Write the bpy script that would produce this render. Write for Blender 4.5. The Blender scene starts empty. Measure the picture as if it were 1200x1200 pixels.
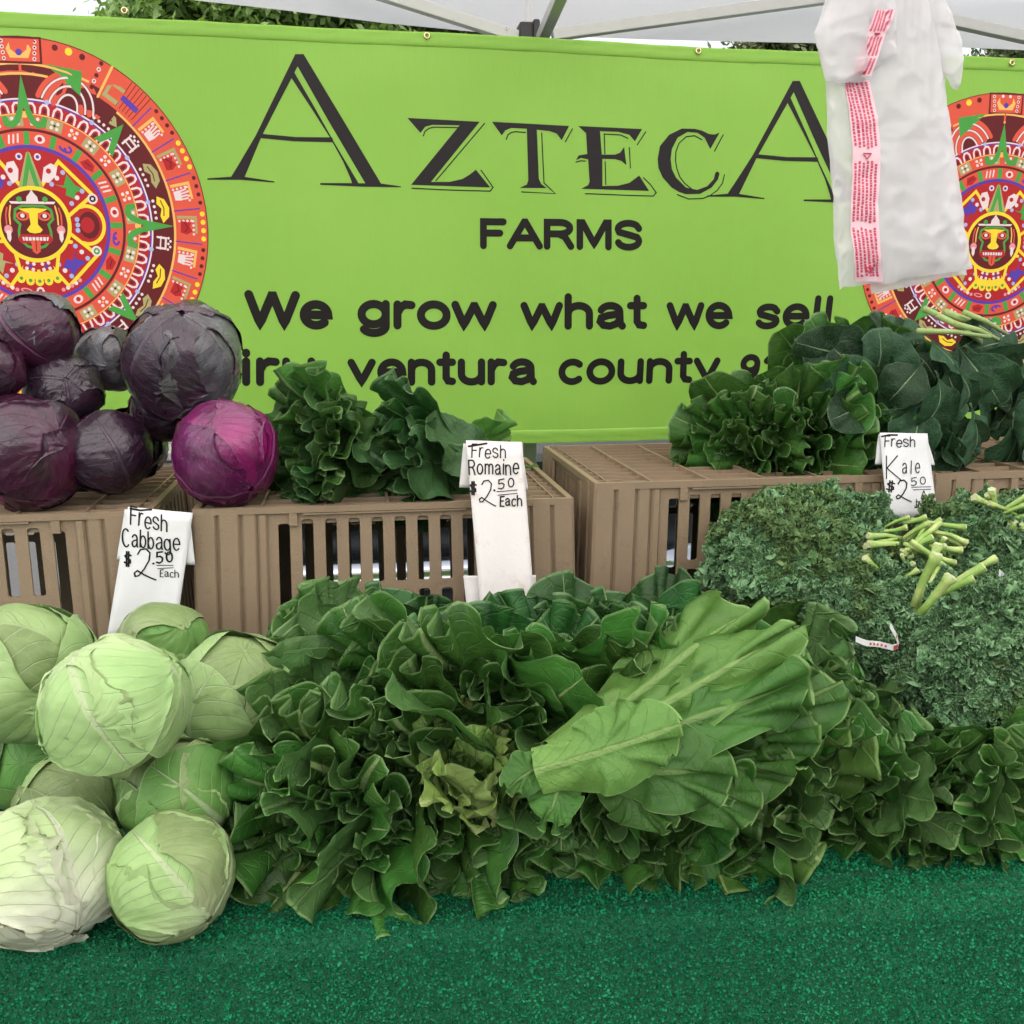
import bpy, bmesh, math, random
import numpy as np
from mathutils import Vector, Matrix, Euler
from mathutils.geometry import tessellate_polygon
R = math.radians
S = bpy.context.scene
COL = S.collection
random.seed(7); RNG = np.random.default_rng(7)

# ------------------------------------------------ camera, world, sun, exposure
CAM_Z = 1.42; YAW = 9.0; PITCH = 11.7; FOC = 1160.0      # FOC: focal length in pixels of a 1200 px wide picture
cam_d = bpy.data.cameras.new('camera'); cam = bpy.data.objects.new('camera', cam_d); COL.objects.link(cam)
cam.location = (0, 0, CAM_Z); cam.rotation_euler = (R(90 - PITCH), 0, -R(YAW))
cam_d.sensor_width = 36; cam_d.sensor_fit = 'HORIZONTAL'; cam_d.lens = 36 * FOC / 1200
cam_d.clip_start = .02; cam_d.clip_end = 2000
S.camera = cam
W = bpy.data.worlds.new('World'); S.world = W; W.use_nodes = True
wt = W.node_tree; bg = wt.nodes['Background']
sky = wt.nodes.new('ShaderNodeTexSky'); sky.sky_type = 'NISHITA'; sky.sun_disc = False
SUN_EL, SUN_AZ = R(60), R(200)        # azimuth clockwise from +Y
sky.sun_elevation = SUN_EL; sky.sun_rotation = SUN_AZ; sky.dust_density = 6; sky.air_density = 1.5; sky.ozone_density = 1
hs = wt.nodes.new('ShaderNodeHueSaturation'); hs.inputs['Saturation'].default_value = .35
wt.links.new(sky.outputs[0], hs.inputs['Color']); wt.links.new(hs.outputs[0], bg.inputs['Color'])
bg.inputs['Strength'].default_value = .12
sd = bpy.data.lights.new('sun', 'SUN'); sun = bpy.data.objects.new('sun', sd); COL.objects.link(sun)
sd.energy = 1.5; sd.angle = R(22); sd.color = (1, .96, .9)
dirv = Vector((math.sin(SUN_AZ) * math.cos(SUN_EL), math.cos(SUN_AZ) * math.cos(SUN_EL), math.sin(SUN_EL)))
sun.rotation_euler = dirv.to_track_quat('Z', 'Y').to_euler(); sun.location = dirv * 30
S.view_settings.view_transform = 'Standard'; S.view_settings.look = 'None'; S.view_settings.gamma = 1
S.view_settings.exposure = 1.55; S.view_settings.use_curve_mapping = False
S.render.engine = 'CYCLES'; S.cycles.max_bounces = 6; S.cycles.transparent_max_bounces = 8

# ------------------------------------------------ helpers: rays, meshes, tags
CM = cam.rotation_euler.to_matrix(); C0 = Vector(cam.location)
def ray(px, py): return (CM @ Vector(((px - 600) / FOC, (600 - py) / FOC, -1)))
def at_v(px, py, v): d = ray(px, py); return C0 + d * (v / d.y)
def at_z(px, py, z): d = ray(px, py); return C0 + d * ((z - CAM_Z) / d.z)
def depth_px(p):                       # metres covered by one pixel of the 1200 px picture at point p
    d = (CM.transposed() @ (Vector(p) - C0)); return -d.z / FOC
TZ = .80                               # top of the turf

def tagit(o, label=None, cat=None, group=None, kind=None):
    if label: o['label'] = label
    if cat: o['category'] = cat
    if group: o['group'] = group
    if kind: o['kind'] = kind
    return o
def thing(name, label, cat, loc=(0, 0, 0), group=None, mat=None):
    o = bpy.data.objects.new(name, None); COL.objects.link(o); o.empty_display_size = .05
    if mat is not None: o.matrix_world = mat
    else: o.location = loc
    return tagit(o, label, cat, group)
def mk_mesh(name, V, F, mats, uv=None, smooth=True, mi=None):
    """V (n,3) array, F list of index tuples or (m,4)/(m,3) array, uv per vertex"""
    me = bpy.data.meshes.new(name)
    V = np.asarray(V, dtype=np.float32)
    if isinstance(F, np.ndarray):
        k = F.shape[1]; me.vertices.add(len(V)); me.vertices.foreach_set('co', V.ravel())
        me.loops.add(F.size); me.loops.foreach_set('vertex_index', F.astype(np.int32).ravel())
        me.polygons.add(len(F)); me.polygons.foreach_set('loop_start', np.arange(0, F.size, k, dtype=np.int32))
        me.update(calc_edges=True); me.validate()
    else:
        me.from_pydata([tuple(map(float, v)) for v in V], [], [tuple(map(int, f)) for f in F]); me.update()
    if uv is not None:
        l = me.uv_layers.new(name='UVMap'); idx = np.zeros(len(me.loops), dtype=np.int32)
        me.loops.foreach_get('vertex_index', idx); l.data.foreach_set('uv', np.asarray(uv, dtype=np.float32)[idx].ravel())
    if not isinstance(mats, (list, tuple)): mats = [mats]
    for m in mats: me.materials.append(m)
    if mi is not None: me.polygons.foreach_set('material_index', np.asarray(mi, dtype=np.int32))
    if smooth: me.polygons.foreach_set('use_smooth', np.ones(len(me.polygons), dtype=bool))
    me.update(); return me
def link(name, me, parent=None, mat=None, loc=None):
    o = bpy.data.objects.new(name, me); COL.objects.link(o)
    if parent is not None: o.parent = parent
    if mat is not None: o.matrix_local = mat
    if loc is not None: o.location = loc
    return o
class MB:
    def __init__(s): s.V = []; s.F = []; s.M = []
    def add(s, V, F, m=0):
        b = len(s.V); s.V += [tuple(v) for v in V]; s.F += [tuple(b + i for i in f) for f in F]; s.M += [m] * len(F)
    def box(s, a, b, m=0):
        x0, y0, z0 = a; x1, y1, z1 = b
        s.add([(x0,y0,z0),(x1,y0,z0),(x1,y1,z0),(x0,y1,z0),(x0,y0,z1),(x1,y0,z1),(x1,y1,z1),(x0,y1,z1)],
              [(0,3,2,1),(4,5,6,7),(0,1,5,4),(1,2,6,5),(2,3,7,6),(3,0,4,7)], m)
    def tube(s, pts, r, n=8, m=0, sq=False, cap=True):
        pts = [Vector(p) for p in pts]; rs = r if isinstance(r, (list, tuple)) else [r] * len(pts)
        b = len(s.V); up = Vector((0, 0, 1))
        for i, p in enumerate(pts):
            t = (pts[min(i + 1, len(pts) - 1)] - pts[max(i - 1, 0)]).normalized()
            if abs(t.dot(up)) > .97: up = Vector((1, 0, 0))
            x = t.cross(up).normalized(); y = x.cross(t)
            for k in range(n):
                a = 2 * math.pi * (k + (.5 if sq else 0)) / n
                s.V.append(tuple(p + (x * math.cos(a) + y * math.sin(a)) * rs[i]))
        for i in range(len(pts) - 1):
            for k in range(n):
                k2 = (k + 1) % n; s.F.append((b+i*n+k, b+i*n+k2, b+(i+1)*n+k2, b+(i+1)*n+k)); s.M.append(m)
        if cap:
            s.F.append(tuple(b + k for k in range(n))[::-1]); s.M.append(m)
            e = b + (len(pts) - 1) * n; s.F.append(tuple(e + k for k in range(n))); s.M.append(m)
    def build(s, name, mats, parent=None, smooth=False, world=True, bevel=0):
        V = np.array(s.V, dtype=np.float64)
        if parent is not None and world: V = V - np.array(parent.location)
        me = mk_mesh(name, V, s.F, mats, smooth=smooth, mi=s.M)
        o = link(name, me, parent)
        if bevel:
            bm = o.modifiers.new('bevel', 'BEVEL'); bm.width = bevel; bm.segments = 2; bm.limit_method = 'ANGLE'
        return o
def grid_faces(nu, nv, wrap=False):
    i, j = np.meshgrid(np.arange(nv - 1), np.arange(nu - (0 if wrap else 1)), indexing='ij')
    j2 = (j + 1) % nu
    return np.stack([i*nu+j, i*nu+j2, (i+1)*nu+j2, (i+1)*nu+j], -1).reshape(-1, 4)
def _hash(ix, iy, iz, s):
    h = (ix * 374761393 + iy * 668265263 + iz * 2147483647 + s * 1274126177) & 0xffffffff
    h = ((h ^ (h >> 13)) * 1274126177) & 0xffffffff
    return ((h ^ (h >> 16)) & 0xffff) / 65535.0 * 2 - 1
def vnoise(P, seed=0):
    P = np.asarray(P, dtype=np.float64); I = np.floor(P).astype(np.int64); f = P - I; f = f * f * f * (f * (f * 6 - 15) + 10)
    r = 0
    for a in (0, 1):
        for b in (0, 1):
            for c in (0, 1):
                w = (f[..., 0] if a else 1 - f[..., 0]) * (f[..., 1] if b else 1 - f[..., 1]) * (f[..., 2] if c else 1 - f[..., 2])
                r = r + w * _hash(I[..., 0] + a, I[..., 1] + b, I[..., 2] + c, seed)
    return r
def sm(x, a, b): t = np.clip((x - a) / (b - a), 0, 1); return t * t * (3 - 2 * t)

# ------------------------------------------------ materials
class G:
    """tiny node graph writer"""
    def __init__(s, name):
        s.m = bpy.data.materials.new(name); s.m.use_nodes = True; s.t = s.m.node_tree
        s.b = s.t.nodes['Principled BSDF']; s.out = s.t.nodes['Material Output']
    def n(s, typ, ins=None, **kw):
        nd = s.t.nodes.new('ShaderNode' + typ)
        for k, v in kw.items(): setattr(nd, k, v)
        for k, v in (ins or {}).items(): s.set(nd.inputs[k], v)
        return nd
    def set(s, sock, v):
        if isinstance(v, bpy.types.NodeSocket): s.t.links.new(v, sock)
        elif isinstance(v, bpy.types.Node): s.t.links.new(v.outputs[0], sock)
        else:
            if isinstance(v, (tuple, list)) and len(v) == 3 and sock.type == 'RGBA': v = (*v, 1)
            sock.default_value = v
    def ma(s, op, a, b=0.0, c=0.0, clamp=False):
        nd = s.n('Math', operation=op, use_clamp=clamp); s.set(nd.inputs[0], a); s.set(nd.inputs[1], b); s.set(nd.inputs[2], c); return nd.outputs[0]
    def mix(s, f, a, b, bt='MIX'):
        nd = s.n('Mix', data_type='RGBA', blend_type=bt); s.set(nd.inputs[0], f); s.set(nd.inputs[6], a); s.set(nd.inputs[7], b); return nd.outputs[2]
    def ramp(s, f, a, b, lo=0.0, hi=1.0):
        nd = s.n('MapRange', interpolation_type='SMOOTHSTEP'); s.set(nd.inputs[0], f); s.set(nd.inputs[1], a); s.set(nd.inputs[2], b)
        s.set(nd.inputs[3], lo); s.set(nd.inputs[4], hi); return nd.outputs[0]
    def noise(s, vec, scale, detail=3, rough=.5):
        nd = s.n('TexNoise'); nd.inputs['Scale'].default_value = scale; nd.inputs['Detail'].default_value = detail
        nd.inputs['Roughness'].default_value = rough
        if vec is not None: s.set(nd.inputs['Vector'], vec)
        return nd.outputs['Fac']
    def bump(s, h, dist, strength=1.0, nrm=None):
        nd = s.n('Bump'); s.set(nd.inputs['Height'], h); nd.inputs['Distance'].default_value = dist; nd.inputs['Strength'].default_value = strength
        if nrm is not None: s.set(nd.inputs['Normal'], nrm)
        return nd.outputs[0]
    def P(s, **kw):
        for k, v in kw.items(): s.set(s.b.inputs[k.replace('_', ' ')], v)
        return s
def plain(name, col, rough=.6, metal=0.0, bump=0.0, bscale=60, var=.12, vscale=8, spec=.5):
    g = G(name); tc = g.n('TexCoord').outputs['Object']
    nz = g.noise(tc, vscale, 5, .6); c = g.mix(nz, tuple(x * (1 - var) for x in col), tuple(min(1, x * (1 + var)) for x in col))
    g.P(Base_Color=c, Roughness=rough, Metallic=metal); g.b.inputs['Specular IOR Level'].default_value = spec
    if bump: g.P(Normal=g.bump(g.noise(tc, bscale, 4), bump))
    return g.m

def leaf_mat(name, dark, light, vein, rib, edge, back, nlat=9, slope=2.2, ribw=.05, latw=.06, cells=14, rough=.42,
             bumpd=.0014, transl=.12, edgew=.035, ribfade=.9, blend=None, pale=0.0, palecol=(.4, .5, .2), bloom=None, bloomk=0.0, latk=.8, cellk=.35, aspect=2.0, spec=.3, cellb=.35, latb=-.8, edgek=.7, coat=0.0, holes=0.0):
    g = G(name); tcn = g.n('TexCoord'); uv = g.n('SeparateXYZ', {0: tcn.outputs['UV']})
    obj = tcn.outputs['Object']; rnd = g.n('ObjectInfo').outputs['Random']
    off = g.n('CombineXYZ', {0: rnd, 1: g.ma('MULTIPLY', rnd, 7.3), 2: g.ma('MULTIPLY', rnd, 3.1)})
    ov = g.n('VectorMath', {0: obj, 1: off}, operation='ADD').outputs[0]
    n1 = g.noise(ov, 22, 4); n2 = g.noise(ov, 7, 3)
    s = g.ma('MULTIPLY', g.ma('SUBTRACT', uv.outputs[0], .5), 2.0); a = g.ma('ABSOLUTE', g.ma('ADD', s, g.ma('MULTIPLY', g.ma('SUBTRACT', n2, .5), .10)))
    t = uv.outputs[1]
    wr = g.ma('MULTIPLY', g.ma('SUBTRACT', 1.12, t), ribw * 1.6)
    ribf = g.ramp(a, g.ma('MULTIPLY', wr, .35), wr, 1, 0)
    # lateral veins: arcs leaving the midrib
    lc = g.ma('SUBTRACT', g.ma('MULTIPLY', t, float(nlat)), g.ma('MULTIPLY', g.ma('POWER', a, .8), slope))
    lc = g.ma('ADD', lc, g.ma('MULTIPLY', g.ma('SUBTRACT', n2, .5), 1.3)); lc = g.ma('ADD', lc, g.ma('MULTIPLY', g.ma('GREATER_THAN', s, 0), .45))
    fr = g.ma('ABSOLUTE', g.ma('SUBTRACT', g.ma('FRACT', lc), .5))
    latf = g.ramp(fr, g.ma('ADD', .5 - latw, g.ma('MULTIPLY', a, latw * .6)), .5, 0, 1)
    latf = g.ma('MULTIPLY', latf, g.ramp(a, .75, 1.0, 1, .2))
    vm = g.n('Mapping', {0: tcn.outputs['UV']}); vm.inputs['Scale'].default_value = (cells, cells * aspect, 1)
    vm2 = g.n('VectorMath', {0: vm.outputs[0], 1: g.n('VectorMath', {0: off, 1: (31, 31, 31)}, operation='MULTIPLY').outputs[0]}, operation='ADD').outputs[0]
    wv = g.n('VectorMath', {0: vm2, 1: g.n('CombineXYZ', {0: g.ma('MULTIPLY', n1, 1.6), 1: g.ma('MULTIPLY', n2, 1.6)})}, operation='ADD').outputs[0]
    vo = g.n('TexVoronoi', {'Vector': wv}, feature='DISTANCE_TO_EDGE', voronoi_dimensions='2D'); vo.inputs['Scale'].default_value = 1
    cell = g.ramp(vo.outputs['Distance'], 0, .12, 1, 0)
    c = g.mix(g.ramp(n1, .3, .7), dark, light)
    c = g.mix(g.ma('MULTIPLY', g.ramp(n2, .35, .8), .5), c, tuple(min(1, x * 1.35) for x in light))
    if pale > 0:      # pale towards the base of the leaf
        c = g.mix(g.ramp(g.ma('ADD', t, g.ma('MULTIPLY', n1, .2)), pale * .4, pale * 1.5, 1, 0), c, palecol)
    hsv = g.n('HueSaturation', {'Color': c, 'Hue': g.ma('ADD', .485, g.ma('MULTIPLY', rnd, .03)), 'Value': g.ma('ADD', .62, g.ma('MULTIPLY', rnd, .76))}); c = hsv.outputs[0]
    if bloom:
        bf = g.ramp(g.noise(ov, 9, 6, .62), .42, .62); c = g.mix(g.ma('MULTIPLY', bf, bloomk), c, bloom)
        c = g.mix(g.ma('MULTIPLY', g.ramp(g.noise(ov, 45, 6, .7), .5, .75), .5 * bloomk), c, tuple(x * .25 for x in bloom))
    c = g.mix(g.ma('MULTIPLY', cell, cellk), c, vein); c = g.mix(g.ma('MULTIPLY', latf, latk), c, vein)
    c = g.mix(g.ma('MULTIPLY', ribf, ribfade), c, rib)
    bf_ = g.n('NewGeometry').outputs['Backfacing']
    if back: c = g.mix(g.ma('MULTIPLY', bf_, .65), c, back)
    ef = g.ramp(g.ma('MAXIMUM', g.ma('ABSOLUTE', s), t), 1 - edgew, 1 - edgew * .4, 0, 1)
    c = g.mix(g.ma('MULTIPLY', ef, edgek), c, edge)
    spots = g.ramp(g.noise(ov, 160, 3, .6), .68, .76); c = g.mix(g.ma('MULTIPLY', spots, .35), c, tuple(x * .6 for x in light))
    h = g.ma('ADD', g.ma('MULTIPLY', cell, -cellb), g.ma('MULTIPLY', latf, latb)); h = g.ma('ADD', h, g.ma('MULTIPLY', n1, .9))
    h = g.ma('ADD', h, g.ma('MULTIPLY', g.noise(ov, 140, 3), .35))
    hn = g.ma('ADD', h, g.ma('MULTIPLY', ribf, 1.0))
    rg = g.ma('ADD', rough - .1, g.ma('MULTIPLY', g.noise(ov, 55, 3), .3))
    g.P(Base_Color=c, Roughness=rg, Normal=g.bump(hn, bumpd)); g.b.inputs['Specular IOR Level'].default_value = spec; g.b.inputs['Coat Weight'].default_value = coat; g.b.inputs['Coat Roughness'].default_value = .22
    if transl:
        tr = g.n('BsdfTranslucent', {'Color': g.mix(.5, c, tuple(min(1, x * 1.6) for x in light))}); mx = g.n('MixShader'); mx.inputs[0].default_value = transl
        g.t.links.new(g.b.outputs[0], mx.inputs[1]); g.t.links.new(tr.outputs[0], mx.inputs[2]); g.t.links.new(mx.outputs[0], g.out.inputs[0])
    return g.m
# ------------------------------------------------ ground, trees, car behind the stall
g = G('asphalt'); tc = g.n('TexCoord').outputs['Object']; nz = g.noise(tc, 40, 6, .7)
g.P(Base_Color=g.mix(nz, (.035, .036, .038), (.08, .08, .078)), Roughness=.9, Normal=g.bump(g.noise(tc, 180, 3), .004))
MB_ = MB(); MB_.add([(-400, -400, 0), (400, -400, 0), (400, 400, 0), (-400, 400, 0)], [(0, 1, 2, 3)])
tagit(MB_.build('ground', g.m), kind='structure')

bark = plain('bark', (.14, .1, .07), .9, bump=.01, bscale=30, var=.3)
def tree(base, h, crown_c, crown_r, n, label, c1, c2, seed, cat='tree', leafs=.055):
    rn = np.random.default_rng(seed); t = thing('street_tree', label, cat, base, group='trees behind the canopy')
    b = Vector(base); cc = Vector(crown_c); m = MB()
    m.tube([b, b.lerp(cc, .35) + Vector((.1, 0, 0)), b.lerp(cc, .7), cc], [.16, .12, .09, .04], 10)
    tips = []
    for k in range(14):
        d = Vector(rn.normal(size=3)); d.z = abs(d.z) * .6; d.normalize(); st = b.lerp(cc, .5 + .45 * rn.random())
        e = cc + Vector((d.x * crown_r[0], d.y * crown_r[1], d.z * crown_r[2])) * .8
        m.tube([st, st.lerp(e, .5) + Vector((0, 0, .15)), e], [.05, .03, .012], 6); tips.append(e)
    m.build('trunk', bark, t, smooth=True)
    K = 90; cen = rn.normal(size=(K, 3)); cen /= np.linalg.norm(cen, axis=1)[:, None]; cen *= rn.random((K, 1)) ** .45 * np.array(crown_r) * .92
    P = cen[rn.integers(0, K, n)] + rn.normal(size=(n, 3)) * .17 * np.mean(crown_r) / 1.3 + np.array(crown_c) - np.array(base)
    a = rn.normal(size=(n, 3)); a /= np.linalg.norm(a, axis=1)[:, None]; b2 = np.cross(a, rn.normal(size=(n, 3))); b2 /= np.linalg.norm(b2, axis=1)[:, None]
    sz = leafs * (.6 + .8 * rn.random((n, 1)))
    V = np.stack([P - a * sz, P - b2 * sz * .45, P + a * sz, P + b2 * sz * .45], 1).reshape(-1, 3)
    F = np.arange(4 * n).reshape(-1, 4)
    g = G('tree_foliage'); cl = g.noise(g.n('TexCoord').outputs['Object'], 2.2, 5, .7)
    g.P(Base_Color=g.mix(g.ramp(cl, .38, .62), c1, c2), Roughness=.55)
    tr = g.n('BsdfTranslucent', {'Color': (c2[0] * 1.4, c2[1] * 1.4, c2[2], 1)}); mx = g.n('MixShader'); mx.inputs[0].default_value = .3
    g.t.links.new(g.b.outputs[0], mx.inputs[1]); g.t.links.new(tr.outputs[0], mx.inputs[2]); g.t.links.new(mx.outputs[0], g.out.inputs[0])
    o = link('crown', mk_mesh('crown', V, F, g.m, smooth=False), t); o['kind'] = 'stuff'
    return t
def tree_at(px, py, v, rx, rz, n, label, seed, c1=(.05, .10, .02), c2=(.14, .24, .05), leafs=.05):
    c = at_v(px, py, v); tree((c.x, v, 0), 0, tuple(c), (rx, rx * .8, rz), n, label, c1, c2, seed, leafs=leafs)
tree_at(300, 5, 9, 1.15, .75, 26000, 'dense green street tree showing above the left end of the green banner', 1)
tree_at(480, 20, 11, 1.1, .75, 22000, 'yellowish green tree showing just left of the black canopy joint', 2, (.05, .08, .02), (.14, .18, .05))
tree_at(960, 40, 13, 1.1, .6, 22000, 'olive green tree showing above the banner left of the hanging plastic bags', 3, (.04, .06, .02), (.1, .12, .04))
tree_at(1250, 60, 14, 1.5, .5, 22000, 'thin leaved tree showing above the banner right of the hanging plastic bags', 4, (.03, .06, .02), (.08, .12, .04))

paint = plain('dark_paint', (.012, .014, .018), .25, spec=.6); chrome = plain('chrome', (.42, .43, .46), .15, 1.0, var=.05)
rubber = plain('rubber', (.02, .02, .02), .8); glassy = plain('tinted_glass', (.02, .025, .03), .05)
lampred = plain('tail_lamp_red', (.12, .008, .008), .2)
def car():
    t = thing('parked_car', 'dark car with a chrome bumper parked behind the green banner', 'car', (.15, 3.0, 0))
    m = MB(); prof = [(0, .42), (0, .95), (.1, 1.05), (.35, 1.12), (.75, 1.55), (2.6, 1.6), (3.2, 1.1), (4.3, .98), (4.5, .8), (4.5, .4), (3.9, .32), (.5, .32)]
    n = len(prof); V = []
    for sx in (-.93, .93):
        for (y, z) in prof: V.append((.15 + sx * (1 if z < 1.1 else .82), 3.0 + y, z))
    m.add(V, [tuple(range(n))[::-1], tuple(range(n, 2 * n))] + [(i, (i + 1) % n, n + (i + 1) % n, n + i) for i in range(n)])
    m.build('body', paint, t, bevel=.03)
    m = MB(); m.tube([(-.85, 2.93, .62), (-.6, 2.86, .62), (.15, 2.84, .62), (.9, 2.86, .62), (1.15, 2.93, .62)], .075, 12); m.build('bumper', chrome, t, smooth=True)
    m = MB(); m.box((-.5, 3.36, 1.16), (.8, 3.4, 1.2)); m.add([(-.5, 3.37, 1.17), (.8, 3.37, 1.17), (.72, 3.7, 1.52), (-.42, 3.7, 1.52)], [(0, 1, 2, 3)]); m.build('rear_window', glassy, t)
    for sx in (-1, 1):
        m = MB(); x = .15 + sx * .78; m.box((x - .06, 2.985, .86), (x + .06, 3.01, .93)); m.build('tail_lamp', lampred, t, bevel=.01)
        for y in (3.8, 6.7):
            m = MB(); x = .15 + sx * .82; m.tube([(x - .1, y, .33), (x + .1, y, .33)], .33, 24); w = m.build('wheel', rubber, t, bevel=.02)
            m = MB(); m.tube([(x - .105, y, .33), (x + .105, y, .33)], .2, 16); m.build('wheel_hub', chrome, t)
car()

# ------------------------------------------------ canopy
g = G('canopy_fabric'); tc = g.n('TexCoord').outputs['Object']; nz = g.noise(tc, 3, 5)
cc_ = g.mix(nz, (.84, .83, .82), (.88, .87, .86)); g.P(Base_Color=cc_, Roughness=.85, Normal=g.bump(g.noise(tc, 9, 5), .01))
tr = g.n('BsdfTranslucent', {'Color': (.95, .92, .9, 1)}); mx = g.n('MixShader'); mx.inputs[0].default_value = .7
g.t.links.new(g.b.outputs[0], mx.inputs[1]); g.t.links.new(tr.outputs[0], mx.inputs[2]); g.t.links.new(mx.outputs[0], g.out.inputs[0]); canvas = g.m
g = G('painted_steel'); tc = g.n('TexCoord').outputs['Object']
rust = g.ramp(g.noise(tc, 26, 6, .75), .58, .66)
g.P(Base_Color=g.mix(rust, (.5, .5, .48), (.16, .08, .045)), Roughness=g.ma('ADD', .4, g.ma('MULTIPLY', rust, .4)), Metallic=.1); steel = g.m
g = G('white_steel'); tc = g.n('TexCoord').outputs['Object']; g.P(Base_Color=g.mix(g.noise(tc, 30, 5), (.42, .42, .41), (.52, .52, .5)), Roughness=.4, Metallic=.1); steelc = g.m
blackp = plain('black_plastic', (.012, .012, .013), .45)
canopy = thing('market_canopy', 'white pop-up market canopy with grey folding truss above the green banner', 'canopy', (0, 2.45, 0))
VE = 2.42
# eave line: lower edge of the valence
ev = [(-700, -95), (-300, -60), (0, -32), (230, 1), (330, 13), (450, 26), (560, 37), (640, 43), (760, 46), (900, 49), (1050, 53), (1200, 58), (1500, 66)]
pts = [at_v(x, y, VE) for x, y in ev]
m = MB(); K = 12; rows = []
for k in range(K + 1):
    q = k / K; row = []
    for i, p in enumerate(pts):
        if q < .12: row.append((p.x, VE + .01 * math.sin(9 * p.x), p.z + q / .12 * .16))
        else:
            w = (q - .12) / .88; v = VE - w * 3.4; z = p.z + .16 + (1 - abs(2 * w - 1)) * .75 + w * (.1) ; row.append((p.x * (1 + .1 * w), v, z - .03 * math.sin(math.pi * w) * math.cos(3 * p.x)))
    rows.append(row)
V = [v for r in rows for v in r]; n = len(pts)
m.add(V, [(k*n+i, k*n+i+1, (k+1)*n+i+1, (k+1)*n+i) for k in range(K) for i in range(n-1)]); m.build('roof_fabric', canvas, canopy, smooth=True)
def bar(p, q, r, name, mat=steel):
    m = MB(); m.tube([p, q], r * 1.41, 4, sq=True); return m.build(name, mat, canopy, bevel=.002)
VB = 2.36
bar(at_v(380, -28, VB), at_v(607, 44, VB), .0125, 'truss_bar')
bar(at_v(647, 41, VB), at_v(975, -3, VB), .0125, 'truss_bar', steelc)
bar(at_v(975, -6, VB - .03), at_v(1330, 72, VB - .03), .0125, 'truss_bar', steelc)
bar(at_v(634, 47, VB - .03), at_v(690, -80, 1.8), .012, 'strut', steelc)
a = at_v(623, 45, VB); bar((a.x, VB + .02, 0), (a.x, VB + .02, a.z + .04), .017, 'leg', steelc)
m = MB(); m.box((a.x - .030, VB - .02, a.z - .16), (a.x + .004, VB + .03, a.z + .030)); m.box((a.x + .012, VB - .015, a.z - .16), (a.x + .034, VB + .03, a.z + .024)); m.box((a.x - .001, VB - .03, a.z - .16), (a.x + .014, VB + .03, a.z + .034)); m.build('corner_joint', blackp, canopy, bevel=.004)
m = MB(); m.tube([(a.x + .0, VE - .01, a.z + .01), (a.x + .0, VE - .012, a.z + .3)], .004, 6); m.build('seam', canvas, canopy)
for lx, ly in ((-2.1, VE), (2.6, VE), (-2.1, -.95), (2.6, -.95)): bar((lx, ly, 0), (lx, ly, 2.2), .017, 'leg', steelc)
# cross bar above the picture that the bag bundle hangs from
bar((-2.1, 1.32, 2.02), (2.6, 1.32, 2.02), .0125, 'truss_bar', steelc)

# ------------------------------------------------ banner
BV = 2.20
g = G('banner_vinyl'); tc = g.n('TexCoord').outputs['Object']
wob = g.noise(tc, 2.2, 4, .55); weave = g.n('TexNoise'); weave.inputs['Scale'].default_value = 420
g.P(Base_Color=g.mix(g.ramp(wob, .3, .7), (.30, .58, .085), (.325, .61, .095)), Roughness=.45,
    Normal=g.bump(g.ma('ADD', g.ma('ADD', g.noise(tc, 6, 3, .5), g.ma('MULTIPLY', g.noise(g.n('Mapping', {0: tc, 3: (9, 1, 2.5)}).outputs[0], 2.2, 5, .65), .8)), g.ma('MULTIPLY', weave.outputs[0], .03)), .0022)); g.b.inputs['Specular IOR Level'].default_value = .3; vinyl = g.m
tr = g.n('BsdfTranslucent', {'Color': (.4, .75, .1, 1)}); mx = g.n('MixShader'); mx.inputs[0].default_value = .18
g.t.links.new(g.b.outputs[0], mx.inputs[1]); g.t.links.new(tr.outputs[0], mx.inputs[2]); g.t.links.new(mx.outputs[0], g.out.inputs[0])
def ink(name, c, rough=.5): return plain(name, c, rough, var=.05, spec=.22)
INK = {'black': ink('ink_black', (.010, .008, .007)), 'red': ink('ink_red', (.46, .018, .022)), 'orange': ink('ink_orange', (.74, .10, .055)),
       'maroon': ink('ink_maroon', (.13, .012, .015)), 'yellow': ink('ink_yellow', (.93, .68, .04)), 'gold': ink('ink_gold', (.9, .5, .13)), 'white': ink('ink_white', (.82, .68, .68)),
       'pink': ink('ink_pink', (.8, .3, .32)), 'green': ink('ink_green', (.07, .35, .06)), 'tan': ink('ink_tan', (.42, .38, .16)),
       'blue': ink('ink_blue', (.1, .05, .4)), 'lblue': ink('ink_pale_blue', (.4, .45, .72)), 'charcoal': ink('ink_charcoal', (.018, .014, .016))}
IK = list(INK)
def rip(x, z):        # gentle ripples of the hung vinyl, metres towards +v
    return (.004 * np.sin(2.1 * x + 1.7 * z + .5) + .0022 * np.sin(6.3 * x - 2.5 * z) + .0012 * np.sin(11 * x + 7 * z + 1) + .0016 * np.exp(-((z - 1.2) / .12) ** 2) * np.sin(14 * x + 20 * z)
            + .003 * sm(z, 1.86, 1.98) * np.sin(8.5 * x + 1))
bl = at_v(-260, 515, BV); tops = [(-260, -2), (0, 15), (147, 24), (500, 40), (817, 58), (1200, 70), (1420, 78)]
tp = [at_v(x, y - 1, BV) for x, y in tops]; bots = [(-260, 512), (0, 513), (180, 515), (480, 522), (790, 514), (1200, 507), (1420, 502)]
bp = [at_v(x, y, BV) for x, y in bots]
banner = thing('banner', 'bright green vinyl banner reading AztecA Farms hanging behind the crates', 'banner', (0, BV, 0))
nx, nz_ = 220, 60; xs = np.linspace(tp[0].x, tp[-1].x, nx)
zt = np.interp(xs, [p.x for p in tp], [p.z for p in tp]); zb = np.interp(xs, [p.x for p in bp], [p.z for p in bp]); zb = zb + .001 * np.sin(xs * 9)
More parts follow.
